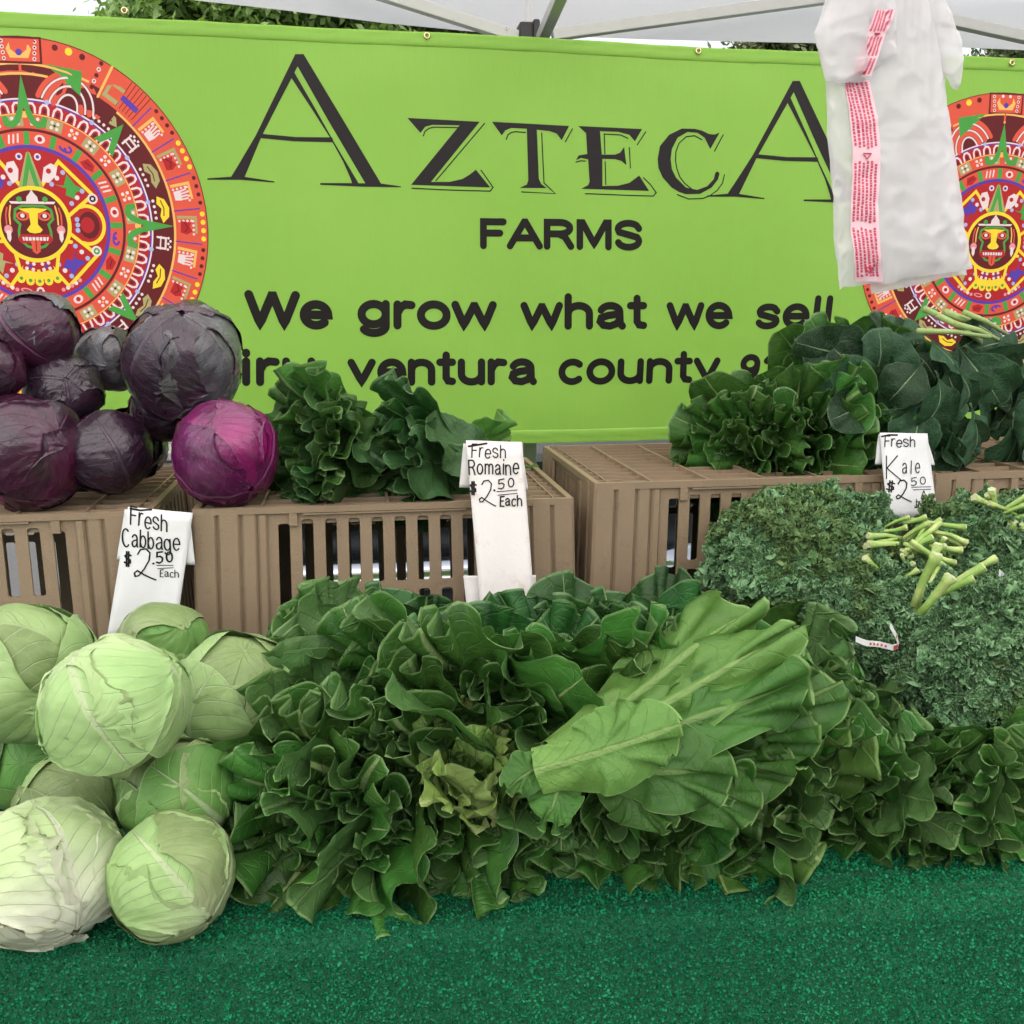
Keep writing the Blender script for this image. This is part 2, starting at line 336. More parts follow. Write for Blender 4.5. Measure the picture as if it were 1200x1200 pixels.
q = np.linspace(0, 1, nz_)[:, None]; Z = zb + (zt - zb) * q; X = np.broadcast_to(xs, Z.shape); Y = rip(X, Z)
V = np.stack([X, Y, Z], -1).reshape(-1, 3); ob = link('vinyl_sheet', mk_mesh('vinyl_sheet', V, grid_faces(nx, nz_), vinyl), banner)
sd_ = ob.modifiers.new('thick', 'SOLIDIFY'); sd_.thickness = .0008; sd_.offset = 1
# folded hems: top and bottom, a step proud of the sheet, with a stitched ridge
for nm, zz, w, sg in (('top_hem', zt, .028, -1), ('bottom_hem', zb, .03, 1)):
    prof = [(0, -.003), (.15, -.0042), (.35, -.002), (.5, -.0038), (.7, -.0022), (.9, -.0034), (1, -.0006)]
    V = []
    for (a_, d) in prof:
        z = zz + sg * a_ * w - sg * .0015
        V.append(np.stack([xs, rip(xs, z) + d + .0003 * np.sin(xs * 60 + a_ * 9) * (a_ < .95), z + .0004 * np.sin(xs * 37 + 5 * a_)], -1))
    V = np.array(V).reshape(-1, 3); link(nm, mk_mesh(nm, V, grid_faces(nx, len(prof)), vinyl), banner)
brass = plain('brass', (.75, .62, .35), .25, 1.0)
for (x, y, k) in ((147, 13 + 1, 0), (500, 43, 0), (817, 61, 0), (1185, 74, 0), (-100, 16, 0), (490, 514, 1), (787, 505, 1), (160, 506, 1), (1100, 500, 1)):
    p = at_v(x, y, BV); m = MB(); n = 20; Vv = []
    for (r, d) in ((.0072, 0), (.0066, -.0025), (.005, -.0035), (.0035, -.0025), (.0032, .001)):
        for j in range(n): a = 2 * math.pi * j / n; Vv.append((p.x + r * math.cos(a), BV + float(rip(p.x, p.z)) - .0045 + d, p.z + r * math.sin(a)))
    m.add(Vv, [(i*n+j, i*n+(j+1)%n, (i+1)*n+(j+1)%n, (i+1)*n+j) for i in range(4) for j in range(n)]); gr = m.build('grommet', brass, banner, smooth=True)

class Print:
    """flat print in banner coordinates (x, z); every shape gets its own hair-thin height so that no two faces share a plane"""
    def __init__(s): s.V = []; s.F = []; s.M = []; s.L = 0
    def tri(s, pts, tris, col, lay):
        b = len(s.V); s.V += [(p[0], p[1], lay) for p in pts]; s.F += [tuple(b + i for i in t) for t in tris]; s.M += [IK.index(col)] * len(tris)
    def poly(s, pts, col, lay):
        lst = [Vector((p[0], p[1], 0)) for p in pts]; s.tri(pts, tessellate_polygon([lst]), col, lay)
    def stroke(s, pts, w, col, lay, closed=False, caps=True):
        P = [Vector((p[0], p[1])) for p in pts]; n = len(P); L = []; Rr = []
        for i in range(n):
            a = P[(i - 1) % n] if (i > 0 or closed) else P[i]; b = P[(i + 1) % n] if (i < n - 1 or closed) else P[i]
            d1 = (P[i] - a); d2 = (b - P[i])
            if d1.length < 1e-9: d1 = d2
            if d2.length < 1e-9: d2 = d1
            d1 = d1.normalized(); d2 = d2.normalized(); t = d1 + d2
            t = t.normalized() if t.length > 1e-6 else d1
            nn = Vector((-t.y, t.x)); k = min(1.6, 1 / max(.3, nn.dot(Vector((-d1.y, d1.x)))))
            L.append(P[i] + nn * (w / 2 * k)); Rr.append(P[i] - nn * (w / 2 * k))
        pts2 = L + Rr; F = [(i, (i + 1) % n, n + (i + 1) % n, n + i) for i in range(n if closed else n - 1)]
        s.tri([(p.x, p.y) for p in pts2], F, col, lay)
        if caps and not closed:
            for c, d in ((P[0], P[0] - P[1]), (P[-1], P[-1] - P[-2])):
                a0 = math.atan2(d.y, d.x); ps = [(c.x + w / 2 * math.cos(a0 + math.pi * (j / 8 - .5)), c.y + w / 2 * math.sin(a0 + math.pi * (j / 8 - .5))) for j in range(9)]
                s.tri(ps, [tuple(range(9))], col, lay)
    def build(s, name, parent, fy=None, base=.0012, cut=0):
        V = np.array(s.V); F = s.F; M = s.M
        used = sorted(set(M)); mats = [INK[IK[i]] for i in used]; M = [used.index(i) for i in M]
        if cut:
            bm = bmesh.new(); vs = [bm.verts.new(v) for v in s.V]
            for f, mm in zip(F, M):
                try: fc = bm.faces.new([vs[i] for i in f]); fc.material_index = mm
                except ValueError: pass
            for ax in (0, 1):
                lo, hi = V[:, ax].min(), V[:, ax].max(); k = lo + cut
                while k < hi:
                    co = [0, 0, 0]; co[ax] = k; no = [0, 0, 0]; no[ax] = 1
                    bmesh.ops.bisect_plane(bm, geom=bm.verts[:] + bm.edges[:] + bm.faces[:], plane_co=co, plane_no=no); k += cut
            V = np.array([v.co[:] for v in bm.verts]); bm.verts.index_update()
            F = [tuple(v.index for v in f.verts) for f in bm.faces]; M = [f.material_index for f in bm.faces]; bm.free()
        yy = (fy(V[:, 0], V[:, 1]) if fy else 0) - base - V[:, 2] * .00006
        W3 = np.stack([V[:, 0], yy, V[:, 1]], -1)
        me = mk_mesh(name, W3, F, mats, smooth=False, mi=M)
        bm = bmesh.new(); bm.from_mesh(me); bmesh.ops.recalc_face_normals(bm, faces=bm.faces)
        for f in bm.faces:
            if f.normal.y > 0: f.normal_flip()
        bm.to_mesh(me); bm.free()
        return link(name, me, parent)
def flush_letter(pr):
    if pr.V: pr.build('letter', banner, rip, .0012, cut=.05)
    pr.V = []; pr.F = []; pr.M = []
def bpx(x, y): p = at_v(x, y, BV); return (p.x, p.z)

# --- big serif lettering
pr = Print(); lay = 0
def zm(lst, ox, oy, k): return [bpx(ox + x / k, oy + y / k) for x, y in lst]
A1 = [[(357,72),(388,72),(343,160),(290,262),(236,368),(185,490),(172,520),(122,520),(150,475),(215,365)],
      [(359,74),(387,72),(530,310),(668,542),(612,542),(480,318),(362,110)],
      [(350,132),(430,270),(500,395),(588,542),(563,542),(556,520),(530,460),(480,370),(420,275),(343,158)],
      [(240,360),(360,371),(490,372),(496,390),(350,386),(232,375)],
      [(40,520),(122,514),(172,514),(282,531),(282,535),(160,525),(40,525)],
      [(447,537),(560,537),(668,539),(738,549),(738,552),(600,550),(447,543)]]
d0 = bpx(351, 63.5); d1 = bpx(933, 95)
for sft in (0, 1):
    for k, P_ in enumerate(A1):
        q = zm(P_, 230, 40, 3.077); pr.poly([(x + sft * (d1[0] - d0[0]), z + sft * (d1[1] - d0[1])) for x, z in q], 'charcoal', k + 1)
    flush_letter(pr)
ZTEC = [[(22,55),(275,70),(105,280),(170,280),(215,270),(240,255),(262,238),(312,300),(35,290),(205,82),(110,80),(85,86),(68,108)],
 [(318,70),(588,85),(562,135),(545,112),(520,103),(475,98),(482,270),(490,288),(510,303),(415,302),(440,290),(445,275),(440,95),(385,92),(365,100),(352,118)],
 [(620,85),(845,95),(820,138),(800,115),(760,105),(697,103),(703,185),(750,185),(768,178),(782,158),(790,222),(772,207),(750,201),(705,200),(705,295),(760,294),(800,284),(835,258),(870,312),(630,305),(655,292),(660,280),(655,202),(630,197),(612,205),(622,188),(652,183),(648,110)],
 [(1118,107),(1100,114),(1080,112),(1055,100),(1030,94),(985,93),(940,115),(908,155),(900,200),(903,232),(918,265),(950,300),(975,315),(1000,323),(1050,322),(1090,300),(1112,272),(1118,250),(1110,243),(1103,248),(1098,270),(1075,295),(1040,308),(1000,300),(965,265),(950,235),(946,200),(950,165),(970,125),(1005,105),(1040,108),(1065,125),(1085,165)]]
LN = [[(78,118),(84,102),(98,92),(115,88),(200,90)],[(292,76),(205,178),(122,276)],[(38,302),(175,309),(312,313),(322,300),(300,268),(280,240)],
 [(368,132),(374,116),(385,108),(400,105),(435,108)],[(492,110),(496,200),(500,285),(520,304),(540,322),(422,316)],[(600,95),(575,140)],
 [(858,105),(828,150)],[(795,128),(770,116),(712,113),(714,182)],[(715,210),(717,290)],[(800,160),(804,232)],[(645,322),(780,327),(885,330),(895,318),(875,290),(850,266)],[(612,212),(628,207),(645,208)],
 [(1130,115),(1100,172)],[(1055,132),(1030,118),(1000,122),(975,145),(964,175),(963,205),(968,235),(978,262),(995,285),(1020,305)],[(970,325),(1010,340),(1060,338),(1085,328),(1110,310),(1128,285),(1135,255)]]
for k, P_ in enumerate(ZTEC):
    pr.poly(zm(P_, 470, 120, 3), 'charcoal', 1)
    for Q_ in LN[(0, 3, 6, 12)[k]:(3, 6, 12, 15)[k]]: pr.stroke(zm(Q_, 470, 120, 3), .0024, 'charcoal', 2)
    flush_letter(pr)

# --- rounded sans letters drawn as strokes: unit cap height, x-height .72
def arc(cx, cy, rx, ry, a0, a1, n=14): return [(cx + rx * math.cos(R(a0 + (a1 - a0) * i / n)), cy + ry * math.sin(R(a0 + (a1 - a0) * i / n))) for i in range(n + 1)]
GL = {
 'F': (.72, [[(.08,0),(.08,1),(.66,1)],[(.08,.53),(.56,.53)]]),
 'A': (.94, [[(.04,0),(.45,1),(.49,1),(.9,0)],[(.2,.34),(.74,.34)]]),
 'R': (.86, [[(.08,0),(.08,1)]+arc(.45,.76,.3,.24,90,-90)+[(.08,.52)],[(.42,.52),(.6,.4),(.78,0)]]),
 'M': (1.0, [[(.08,0),(.08,1),(.16,1),(.5,.12),(.84,1),(.92,1),(.92,0)]]),
 'S': (.82, [[(.72,.78)]+arc(.41,.76,.31,.24,20,200,10)[1:]+[(.14,.62),(.41,.52),(.66,.42)]+arc(.41,.26,.31,.26,30,-165,12)]),
 'W': (1.3, [[(.05,1),(.34,.03),(.64,.97),(.68,.97),(.97,.03),(1.26,1)]]),
 'P': (.8, [[(.08,0),(.08,1)]+arc(.42,.74,.3,.26,90,-90)+[(.08,.48)]]),
 'e': (.78, [[(.1,.36),(.69,.36)]+arc(.39,.36,.31,.35,0,315,22)]),
 'g': (.82, [arc(.39,.37,.31,.34,0,360,24),[(.7,.71),(.7,-.02)]+arc(.4,-.02,.3,.24,0,-150,10)]),
 'r': (.5, [[(.08,0),(.08,.7)],[(.08,.4),(.16,.6),(.28,.7),(.44,.68)]]),
 'o': (.82, [arc(.41,.35,.33,.36,0,360,26)]),
 'w': (1.06, [[(.04,.7),(.26,.02),(.51,.66),(.54,.66),(.79,.02),(1.0,.7)]]),
 'h': (.76, [[(.08,0),(.08,1)],[(.08,.4)]+arc(.37,.42,.29,.28,160,0,10)+[(.66,0)]]),
 'a': (.78, [[(.12,.55)]+arc(.37,.48,.26,.22,150,0,9)+[(.64,.1),(.7,0)],[(.63,.42),(.3,.36),(.12,.28),(.09,.16),(.18,.03),(.36,0),(.54,.08),(.63,.24)]]),
 't': (.48, [[(.22,.95),(.22,.16),(.28,.04),(.4,.02)],[(.04,.7),(.4,.7)]]),
 's': (.7, [[(.6,.54)]+arc(.34,.52,.26,.18,30,200,9)[1:]+[(.12,.42),(.34,.35),(.56,.28)]+arc(.34,.18,.27,.18,20,-160,10)]),
 'l': (.26, [[(.12,0),(.12,1)]]),
 'i': (.26, [[(.12,0),(.12,.7)],[(.12,.96),(.12,.99)]]),
 'u': (.76, [[(.08,.7),(.08,.45)]+arc(.37,.28,.29,.28,180,360,12),[(.66,.7),(.66,0)]]),
 'v': (.72, [[(.04,.7),(.34,.02),(.64,.7)]]),
 'n': (.76, [[(.08,0),(.08,.7)],[(.08,.4)]+arc(.37,.42,.29,.28,160,0,10)+[(.66,0)]]),
 'c': (.72, [arc(.38,.35,.31,.36,48,312,20)]),
 'y': (.72, [[(.04,.7),(.35,.03)],[(.65,.7),(.35,.0),(.26,-.2),(.08,-.24)]]),
 '9': (.78, [arc(.36,.68,.27,.3,0,360,20),[(.63,.68),(.62,.4),(.52,.1),(.32,0),(.14,.1)]]),
 '3': (.76, [[(.1,.8)]+arc(.36,.76,.24,.23,150,-75,10)+[(.3,.53)],[(.42,.53)]+arc(.37,.27,.27,.27,75,-160,12)]),
 '0': (.78, [arc(.38,.5,.28,.49,0,360,24)]),
 '4': (.8, [[(.56,0),(.56,1),(.5,1),(.06,.3),(.72,.3)]]),
 'C': (.9, [arc(.46,.5,.38,.49,50,310,20)]),
 'b': (.76, [[(.08,1),(.08,.02)],arc(.38,.34,.29,.34,170,-170,20)]),
 'm': (1.1, [[(.08,0),(.08,.7)],[(.08,.42)]+arc(.31,.45,.23,.25,160,0,8)+[(.54,0)],[(.54,.42)]+arc(.77,.45,.23,.25,160,0,8)+[(1.0,0)]]),
 'K': (.86, [[(.1,0),(.14,1)],[(.66,1.02),(.14,.46),(.8,-.06)]]),
 'E': (.7, [[(.6,.96),(.12,.92),(.1,.04),(.62,0)],[(.1,.5),(.5,.52)]]),
 '$': (.6, [[(.5,.74),(.3,.84),(.1,.7),(.2,.54),(.45,.42),(.46,.22),(.26,.12),(.06,.24)],[(.22,1),(.2,-.04)],[(.36,1),(.34,-.04)]]),
 '2': (.9, [[(.12,.8),(.22,.96),(.45,1.0),(.62,.86),(.6,.6),(.42,.3),(.2,.06),(.06,.04),(.02,.16),(.14,.24),(.4,.1),(.7,-.04),(.9,-.12)]]),
 '.': (.3, [[(.12,0),(.14,.02)]]),
 '5': (.75, [[(.62,.98),(.16,.94),(.12,.55),(.4,.6),(.6,.42),(.54,.14),(.3,0),(.06,.1)]]),
 '_': (.7, [[(0,0),(.7,.04)]]),
}
def dens(pts, step=.12):
    out = [pts[0]]
    for a, b in zip(pts[:-1], pts[1:]):
        L = math.hypot(b[0]-a[0], b[1]-a[1]); k = max(1, int(L / step))
        for i in range(1, k + 1): out.append((a[0] + (b[0]-a[0]) * i / k, a[1] + (b[1]-a[1]) * i / k))
    return out
def word(pr, txt, x0, x1, y0, y1, cap, f, w, col, lay, gap=.1, shear=0.0, jit=0.0, rn=random, cap2=None, flush=None):
    tot = sum(GL[c][0] for c in txt) + gap * (len(txt) - 1); x = 0
    for c in txt:
        jy = rn.uniform(-jit, jit); js = 1 + rn.uniform(-jit, jit); ja = rn.uniform(-jit, jit) * 1.5
        for st in GL[c][1]:
            out = []
            for (gx, gy) in (dens(st) if len(st) < 8 else st):
                q = (x + gx * js + ja * gy) / tot; yy = y0 + (y1 - y0) * q; cp = cap + ((cap2 or cap) - cap) * q
                out.append(f(x0 + (x1 - x0) * q + shear * gy * cap, yy - (gy * js + jy) * cp))
            pr.stroke(out, w, col, lay)
            lay += 1
        if flush: flush(pr); lay = 3
        x += GL[c][0] + gap
    return lay
def wb(t, x0, x1, y0, y1, cap, w=.0163, shear=0, cap2=None): word(pr, t, x0 + 4, x1 - 4, y0 - 4, y1 - 4, cap - 8, bpx, w, 'black', 3, shear=shear, cap2=cap2, flush=flush_letter)
wb('FARMS', 559, 756, 292, 294, 36, .0148)
wb('We', 285, 392, 384, 386, 43, .0185); wb('grow', 416, 584, 385, 386, 43, .0175); wb('what', 608, 761, 386, 386, 42, .0165); wb('we', 779, 861, 386, 386, 42, .016); wb('sell', 881, 977, 386, 386, 40, .0155, .12)
wb('Piru', 232, 374, 452, 452, 43, .017); wb('ventura', 406, 632, 452, 451, 41, .0165); wb('county', 651, 846, 451, 449, 40, .0155, .04); wb('93040', 862, 1000, 448, 447, 34, .0145, .12)

# --- sun wheel emblem: rings, tiles and a mask, drawn as flat print
def emblem(c, Rr, name, kz=1.0):
    e = Print()
    def pol(r, a): return (c[0] + Rr * r * math.sin(R(a)), c[1] + Rr * r * math.cos(R(a)))     # a: degrees clockwise from the top
    def ring(r0, r1, col, lay, a0=0, a1=360):
        n = max(1, int((a1 - a0) / 4))
        P = [pol(r0, a0 + (a1 - a0) * i / n) for i in range(n + 1)] + [pol(r1, a0 + (a1 - a0) * i / n) for i in range(n + 1)]
        e.tri(P, [(i, i + 1, n + 2 + i, n + 1 + i) for i in range(n)], col, lay)
    def loc(r, a, pts, sc=1.0, mir=1):      # local frame at polar spot: x tangential, y outward
        o = pol(r, a); ca, sa = math.cos(R(a)), math.sin(R(a))
        return [(o[0] + Rr * sc * (mir * x * ca + y * sa), o[1] + Rr * sc * (-mir * x * sa + y * ca)) for x, y in pts]
    def disc(r, a, rr, col, lay, n=10, ry=None): e.tri(loc(r, a, [(rr * math.cos(2*math.pi*i/n), (ry or rr) * math.sin(2*math.pi*i/n)) for i in range(n)]), [tuple(range(n))], col, lay)
    def poly(r, a, pts, col, lay, sc=1.0, mir=1): e.poly(loc(r, a, pts, sc, mir), col, lay)
    def line(r, a, pts, w, col, lay, sc=1.0, mir=1, closed=False): e.stroke(loc(r, a, pts, sc, mir), w * Rr, col, lay, closed=closed)
    ring(0.0001, .41, 'red', 1); ring(.41, .43, 'blue', 2); ring(.43, .503, 'orange', 1); ring(.503, .518, 'maroon', 2)
    ring(.518, .596, 'orange', 1); ring(.596, .663, 'red', 1); ring(.592, .598, 'gold', 2); ring(.66, .668, 'blue', 2); ring(.668, .677, 'white', 2)
    ring(.677, .798, 'maroon', 1); ring(.798, .811, 'gold', 2); ring(.811, 1.0, 'orange', 1); ring(.995, 1.0, 'maroon', 2)
    # tiles of the outer band, alternating hand and knot figures
    N = 30
    for k in range(N):
        a = (k + .5) * 360 / N
        if a < 46 or a > 314: continue
        line(.811, a - 180 / N, [(0, 0), (0, .15)], .007, 'blue', 3)
        col = 'yellow' if k % 2 else 'maroon'
        for j in range(4): disc(.972, a + (j - 1.5) * 2.75, .0145 if k % 2 else .012, col, 4)
        for (x0, y0, x1, y1) in ((-.058, -.066, -.042, .05), (-.058, .036, .04, .05)):
            poly(.886, a, [(x0, y0), (x1, y0), (x1, y1), (x0, y1)], 'tan' if k % 2 else 'gold', 3)
        for j in range(4): disc(.886 + .028, a + (j - 1.2) * 1.55, .0075, 'white', 5, 6); disc(.905 - .024 * j, a - 2.0, .0075, 'white', 5, 6)
        if k % 2: poly(.872, a, [(-.03, -.03), (.035, -.036), (.046, .0), (.03, .034), (0, .02), (-.02, .03)], 'red', 5); line(.872, a, [(-.02, -.01), (.01, .01), (.03, -.01)], .006, 'maroon', 6)
        else:
            poly(.87, a, [(-.018, -.04), (.03, -.04), (.038, .0), (-.02, .004)], 'white', 5)
            for j in range(4): line(.87, a, [(-.014 + j * .015, 0), (-.02 + j * .017, .035)], .009, 'white', 5)
    # top cartouche, its rays and arches
    poly(.93, 0, [(-.125, -.075), (.125, -.075), (.128, .066), (-.128, .066)], 'maroon', 6); poly(.93, 0, [(-.113, -.063), (.113, -.063), (.116, .055), (-.116, .055)], 'orange', 7)
    for j in range(4):
        for sx in (-1, 1): disc(.93 + (-.045 + .03 * j), sx * 5.4, .011, 'white', 8, 8); disc(.93 + (-.045 + .03 * j), sx * 5.4, .006, 'maroon', 9, 6)
    for sx in (-1, 1):
        poly(.93, 0, [(0, -.045), (.05, -.045), (.07, .0), (.05, .035), (.045, .0), (.02, -.02), (0, -.02)], 'gold', 8, mir=sx)
        disc(.975, sx * 1.6, .011, 'white', 8, 8)
    disc(.915, 0, .018, 'blue', 9, 10)
    for sx in (-1, 1):
        ring(.677, .855, 'maroon', 3, *(sorted((sx * 0.5, sx * 40))))
        for j in range(3):      # banded arches
            line(.64, sx * 21, arc(0, .02, .17 - j * .045, .2 - j * .045, 10, 175, 16), .028, 'orange', 4, mir=1); line(.64, sx * 21, arc(0, .02, .147 - j * .045, .177 - j * .045, 10, 175, 16), .011, 'white', 5)
        ring(.851, .863, 'gold', 6, *(sorted((sx * 0.2, sx * 26))))
        poly(.86, sx * 18, [(-.13, .0), (.09, -.10), (.07, .03), (-.06, .01)], 'green', 7, mir=sx)
        for j in range(5): disc(.84 + .035 * j, sx * 27.5, .0125, 'white' if j % 2 else 'maroon', 8, 8); disc(.84 + .035 * j, sx * 27.5, .006, 'maroon', 9, 6)
        for j in range(3): disc(.965, sx * (12 + 4.6 * j), .017 if j != 1 else .021, 'yellow' if j == 1 else 'maroon', 8)
        ring(.811, .995, 'orange', 6, *(sorted((sx * 31, sx * 46)))); line(.811, sx * 31, [(0, 0), (0, .184)], .014, 'gold', 8)
        poly(.88, sx * 35.5, [(-.05, -.05), (.05, -.05), (.05, .05), (-.05, .05)], 'tan', 7); poly(.88, sx * 35.5, [(-.03, -.025), (.052, -.025), (.052, .03), (-.03, .03)], 'orange', 8)
        for j in range(6): line(.83, sx * (38.5 + 1.5 * j), [(0, 0), (0, .16)], .004, 'maroon', 7)
        poly(.885, sx * 42, [(-.055, -.014), (.055, -.014), (.055, .018), (-.055, .018)], 'blue', 9)
    # band of beans, posts and dots on maroon
    for k in range(24):
        a = 7.5 + k * 15
        if a < 32 or a > 328: continue
        kind = k % 3
        if kind == 0:
            line(.70, a, [(-.03, 0), (-.03, .05), (.03, .05), (.03, 0)], .012, 'white', 4); line(.70, a, [(-.035, .02), (.035, .02)], .008, 'white', 4)
            for j in range(5): disc(.765 + .012 * (j % 2), a + (j - 2) * 1.2, .008, 'white', 4, 6)
        else:
            col = 'yellow' if k % 2 else 'tan'
            poly(.745, a, [(-.07, -.02), (-.05, .02), (0, .04), (.05, .03), (.08, -.01), (.04, -.02), (.0, -.005), (-.03, -.03)], col, 4); line(.742, a, [(-.045, 0), (0, .012), (.04, .004)], .006, 'maroon', 5)
            for j in range(4): disc(.70, a + (j - 1.5) * 2.6, .0095, 'white', 4, 6)
    for k in range(16): disc(.67, 11.25 + 22.5 * k, .014, 'lblue', 5, 8)
    # scallops
    N = 52
    for k in range(N): line(.604, (k + .5) * 360 / N, [(-.024, 0), (-.022, .03), (-.01, .047), (.01, .047), (.022, .03), (.024, 0)], .012, 'white', 3); disc(.618, (k + .5) * 360 / N, .011, 'maroon', 3, 6, .016)
    # check tiles with four dots
    N = 32
    for k in range(N):
        a = (k + .5) * 360 / N; w = .044
        if k % 2: poly(.557, a, [(-w, -.03), (w, -.03), (w, .03), (-w, .03)], 'tan', 3)
        for (x, y) in ((-.016, -.014), (.016, -.014), (-.016, .014), (.016, .014)):
            e.tri(loc(.557, a, [(x + .0105 * math.cos(j * math.pi / 3), y + .0105 * math.sin(j * math.pi / 3)) for j in range(6)]), [tuple(range(6))], 'white', 4)
        disc(.557, a, .007, 'black' if k % 2 else 'gold', 5, 6)
    # tick band
    for k in range(20):
        a = k * 18; poly(.466, a, [(-.016, -.035), (.016, -.035), (.016, .035), (-.016, .035)], 'green', 3)
        b = a + 9; kk = k % 4
        if kk == 0: disc(.466, b, .03, 'white', 3, 10, .024); disc(.466, b, .014, 'red', 4, 8)
        elif kk == 1: line(.466, b, arc(0, 0, .034, .018, -160, 60, 8), .013, 'blue', 3); disc(.46, b, .01, 'blue', 4, 6)
        elif kk == 2: poly(.466, b, [(-.04, -.02), (.0, -.03), (.045, -.01), (.03, .022), (-.02, .026)], 'red', 3); line(.466, b, [(-.02, 0), (.02, .004)], .006, 'maroon', 4)
        else:
            for j in range(3): line(.466, b, [(-.03 + .025 * j, -.02), (-.02 + .025 * j, .02)], .01, 'white', 3)
    # green pointers
    for k in range(8):
        a = 45 * k; big = k % 2 == 0
        if big:
            r0 = .60
            poly(r0, a, [(-.045, -.03), (0, .2), (.045, -.03), (.02, -.03), (0, .03), (-.02, -.03)], 'green', 10)
            for sx in (-1, 1): line(r0, a, [(.025, .0), (.045, -.045), (.07, -.065), (.1, -.06), (.108, -.035)], .034, 'green', 10, mir=sx)
            disc(r0 - .01, a, .02, 'gold', 9, 6)
        else: poly(.66, a, [(-.07, -.06), (0, .12), (.07, -.06), (.03, -.05), (0, .02), (-.03, -.05)], 'green', 10)
    # inner cross of four framed panels and its yellow frame
    for k, pc in ((1, 'green'), (3, 'blue'), (5, 'tan'), (7, 'blue')):
        a = 45 * k
        line(.29, a, [(-.105, -.12), (-.125, .07), (.125, .07), (.105, -.12)], .02, 'yellow', 5)
        poly(.30, a, [(-.06, -.05), (-.02, -.02), (-.05, .04), (.02, .03), (.07, .045), (.05, 0), (.07, -.03), (.02, -.05), (0, -.02)], pc, 5)
        for j in range(3):
            for sx in (-1, 1): disc(.25 + .045 * j, a + sx * (17 - 2.5 * j), .014, 'white' if j % 2 else 'lblue', 6, 8)
    for sx in (90, 270):
        line(.30, sx, arc(0, 0, .105, .095, 200, -20, 18), .02, 'yellow', 5); poly(.31, sx, arc(0, 0, .075, .06, 0, 350, 14), 'maroon', 5); poly(.30, sx, arc(0, 0, .045, .04, 0, 350, 12), 'red', 6)
        for j in range(3): disc(.245, sx + (j - 1) * 7, .014, 'lblue', 6, 8)
    for a in (67, 113, 247, 293): disc(.37, a, .03, 'white', 6, 12); disc(.37, a, .019, 'green' if a in (113, 247) else 'black', 7, 8); disc(.37, a, .01, 'white', 8, 4)
    poly(.2, 0, [(-.05, 0), (0, .2), (.05, 0), (.025, 0), (0, .1), (-.025, 0)], 'green', 7); poly(.2, 0, [(-.07, 0), (-.01, .19), (.01, .19), (.07, 0)], 'tan', 6)
    for sx in (-1, 1):
        poly(.3, sx * 20, [(-.02, -.06), (.02, -.05), (.045, .0), (.04, .05), (0, .055), (-.03, .02)], 'white', 6); disc(.31, sx * 20, .016, 'red', 7, 6); disc(.37, sx * 8, .02, 'white', 6, 8); disc(.37, sx * 8, .011, 'blue', 7, 6)
    # skirt of feathers below the mask
    poly(.27, 180, [(-.11, .035), (.11, .035), (.09, -.02), (-.09, -.02)], 'yellow', 6)
    for j in range(5): a = 180 + (j - 2) * 9.5; disc(.318, a, .025, 'yellow', 6, 10); disc(.315, a, .011, 'green', 7, 6)
    for sx in (-1, 1):
        poly(.235, 180 + sx * 11, [(-.04, -.025), (.04, -.025), (.04, .025), (-.04, .025)], 'red', 7)
        for (x, y) in ((-.018, -.016), (.018, -.016), (-.018, .016), (.018, .016), (0, 0)): e.tri(loc(.235, 180 + sx * 11, [(x + .011 * math.cos(j * math.pi / 3), y + .011 * math.sin(j * math.pi / 3)) for j in range(6)]), [tuple(range(6))], 'blue' if x == 0 else 'white', 8)
        line(.23, 180, [(.1, .045), (.135, -.14), (.2, -.135)], .02, 'yellow', 9, mir=sx)
    for j in range(5):
        for sx in (-1, 1): disc(.385, 180 + sx * (20 + 4.2 * j), .012, 'white' if j % 2 else 'pink', 7, 8)
    disc(.37, 180, .024, 'white', 7, 8); disc(.37, 180, .012, 'red', 8, 8); disc(.375, 192, .035, 'pink', 7, 12, .014); disc(.375, 192, .024, 'red', 8, 12, .007)
    # mask
    ring(.0001, .187, 'maroon', 11); ring(.187, .21, 'yellow', 12)
    f = lambda pts, col, lay, sx=1: e.poly([(c[0] + Rr * sx * x, c[1] + Rr * y) for x, y in pts], col, lay)
    l = lambda pts, w, col, lay, sx=1: e.stroke([(c[0] + Rr * sx * x, c[1] + Rr * y) for x, y in pts], w * Rr, col, lay)
    for sx in (-1, 1):
        l([(0, .1), (.06, .1), (.1, .08), (.108, .03), (.08, .0), (.09, -.04), (.09, -.08), (.05, -.12), (0, -.135)], .014, 'green', 13, sx)
        l([(.125, .1), (.135, .05), (.135, 0)], .009, 'gold', 13, sx); l([(.145, .09), (.155, .05), (.155, 0)], .009, 'orange', 13, sx)
        f(arc(.148, -.03, .024, .026, 0, 350, 12), 'pink', 14, sx); f([(.135, -.035), (.16, -.035), (.158, -.08), (.146, -.1), (.136, -.08)], 'white', 15, sx)
        f(arc(.06, .045, .038, .026, 0, 350, 14), 'orange', 14, sx); f(arc(.062, .045, .024, .015, 0, 350, 12), 'maroon', 15, sx); f(arc(.062, .047, .013, .012, 0, 350, 10), 'white', 16, sx)
        f([(0, .09), (.08, .085), (.07, .078), (.025, .06), (.02, .0), (.045, -.03), (.03, -.045), (0, -.05)], 'yellow', 17, sx)
        disc(.155, sx * 28, .016, 'green', 14, 8)
    f([(-.13, .125), (.13, .125), (.12, .112), (-.12, .112)], 'white', 14); f([(-.035, .12), (.035, .12), (.03, .15), (.012, .17), (0, .19), (-.012, .17), (-.03, .15)], 'white', 14)
    f([(-.1, -.085), (-.085, -.055), (.085, -.055), (.1, -.085), (.08, -.105), (-.08, -.105)], 'red', 16); f([(-.075, -.07), (.075, -.07), (.07, -.09), (-.07, -.09)], 'white', 17)
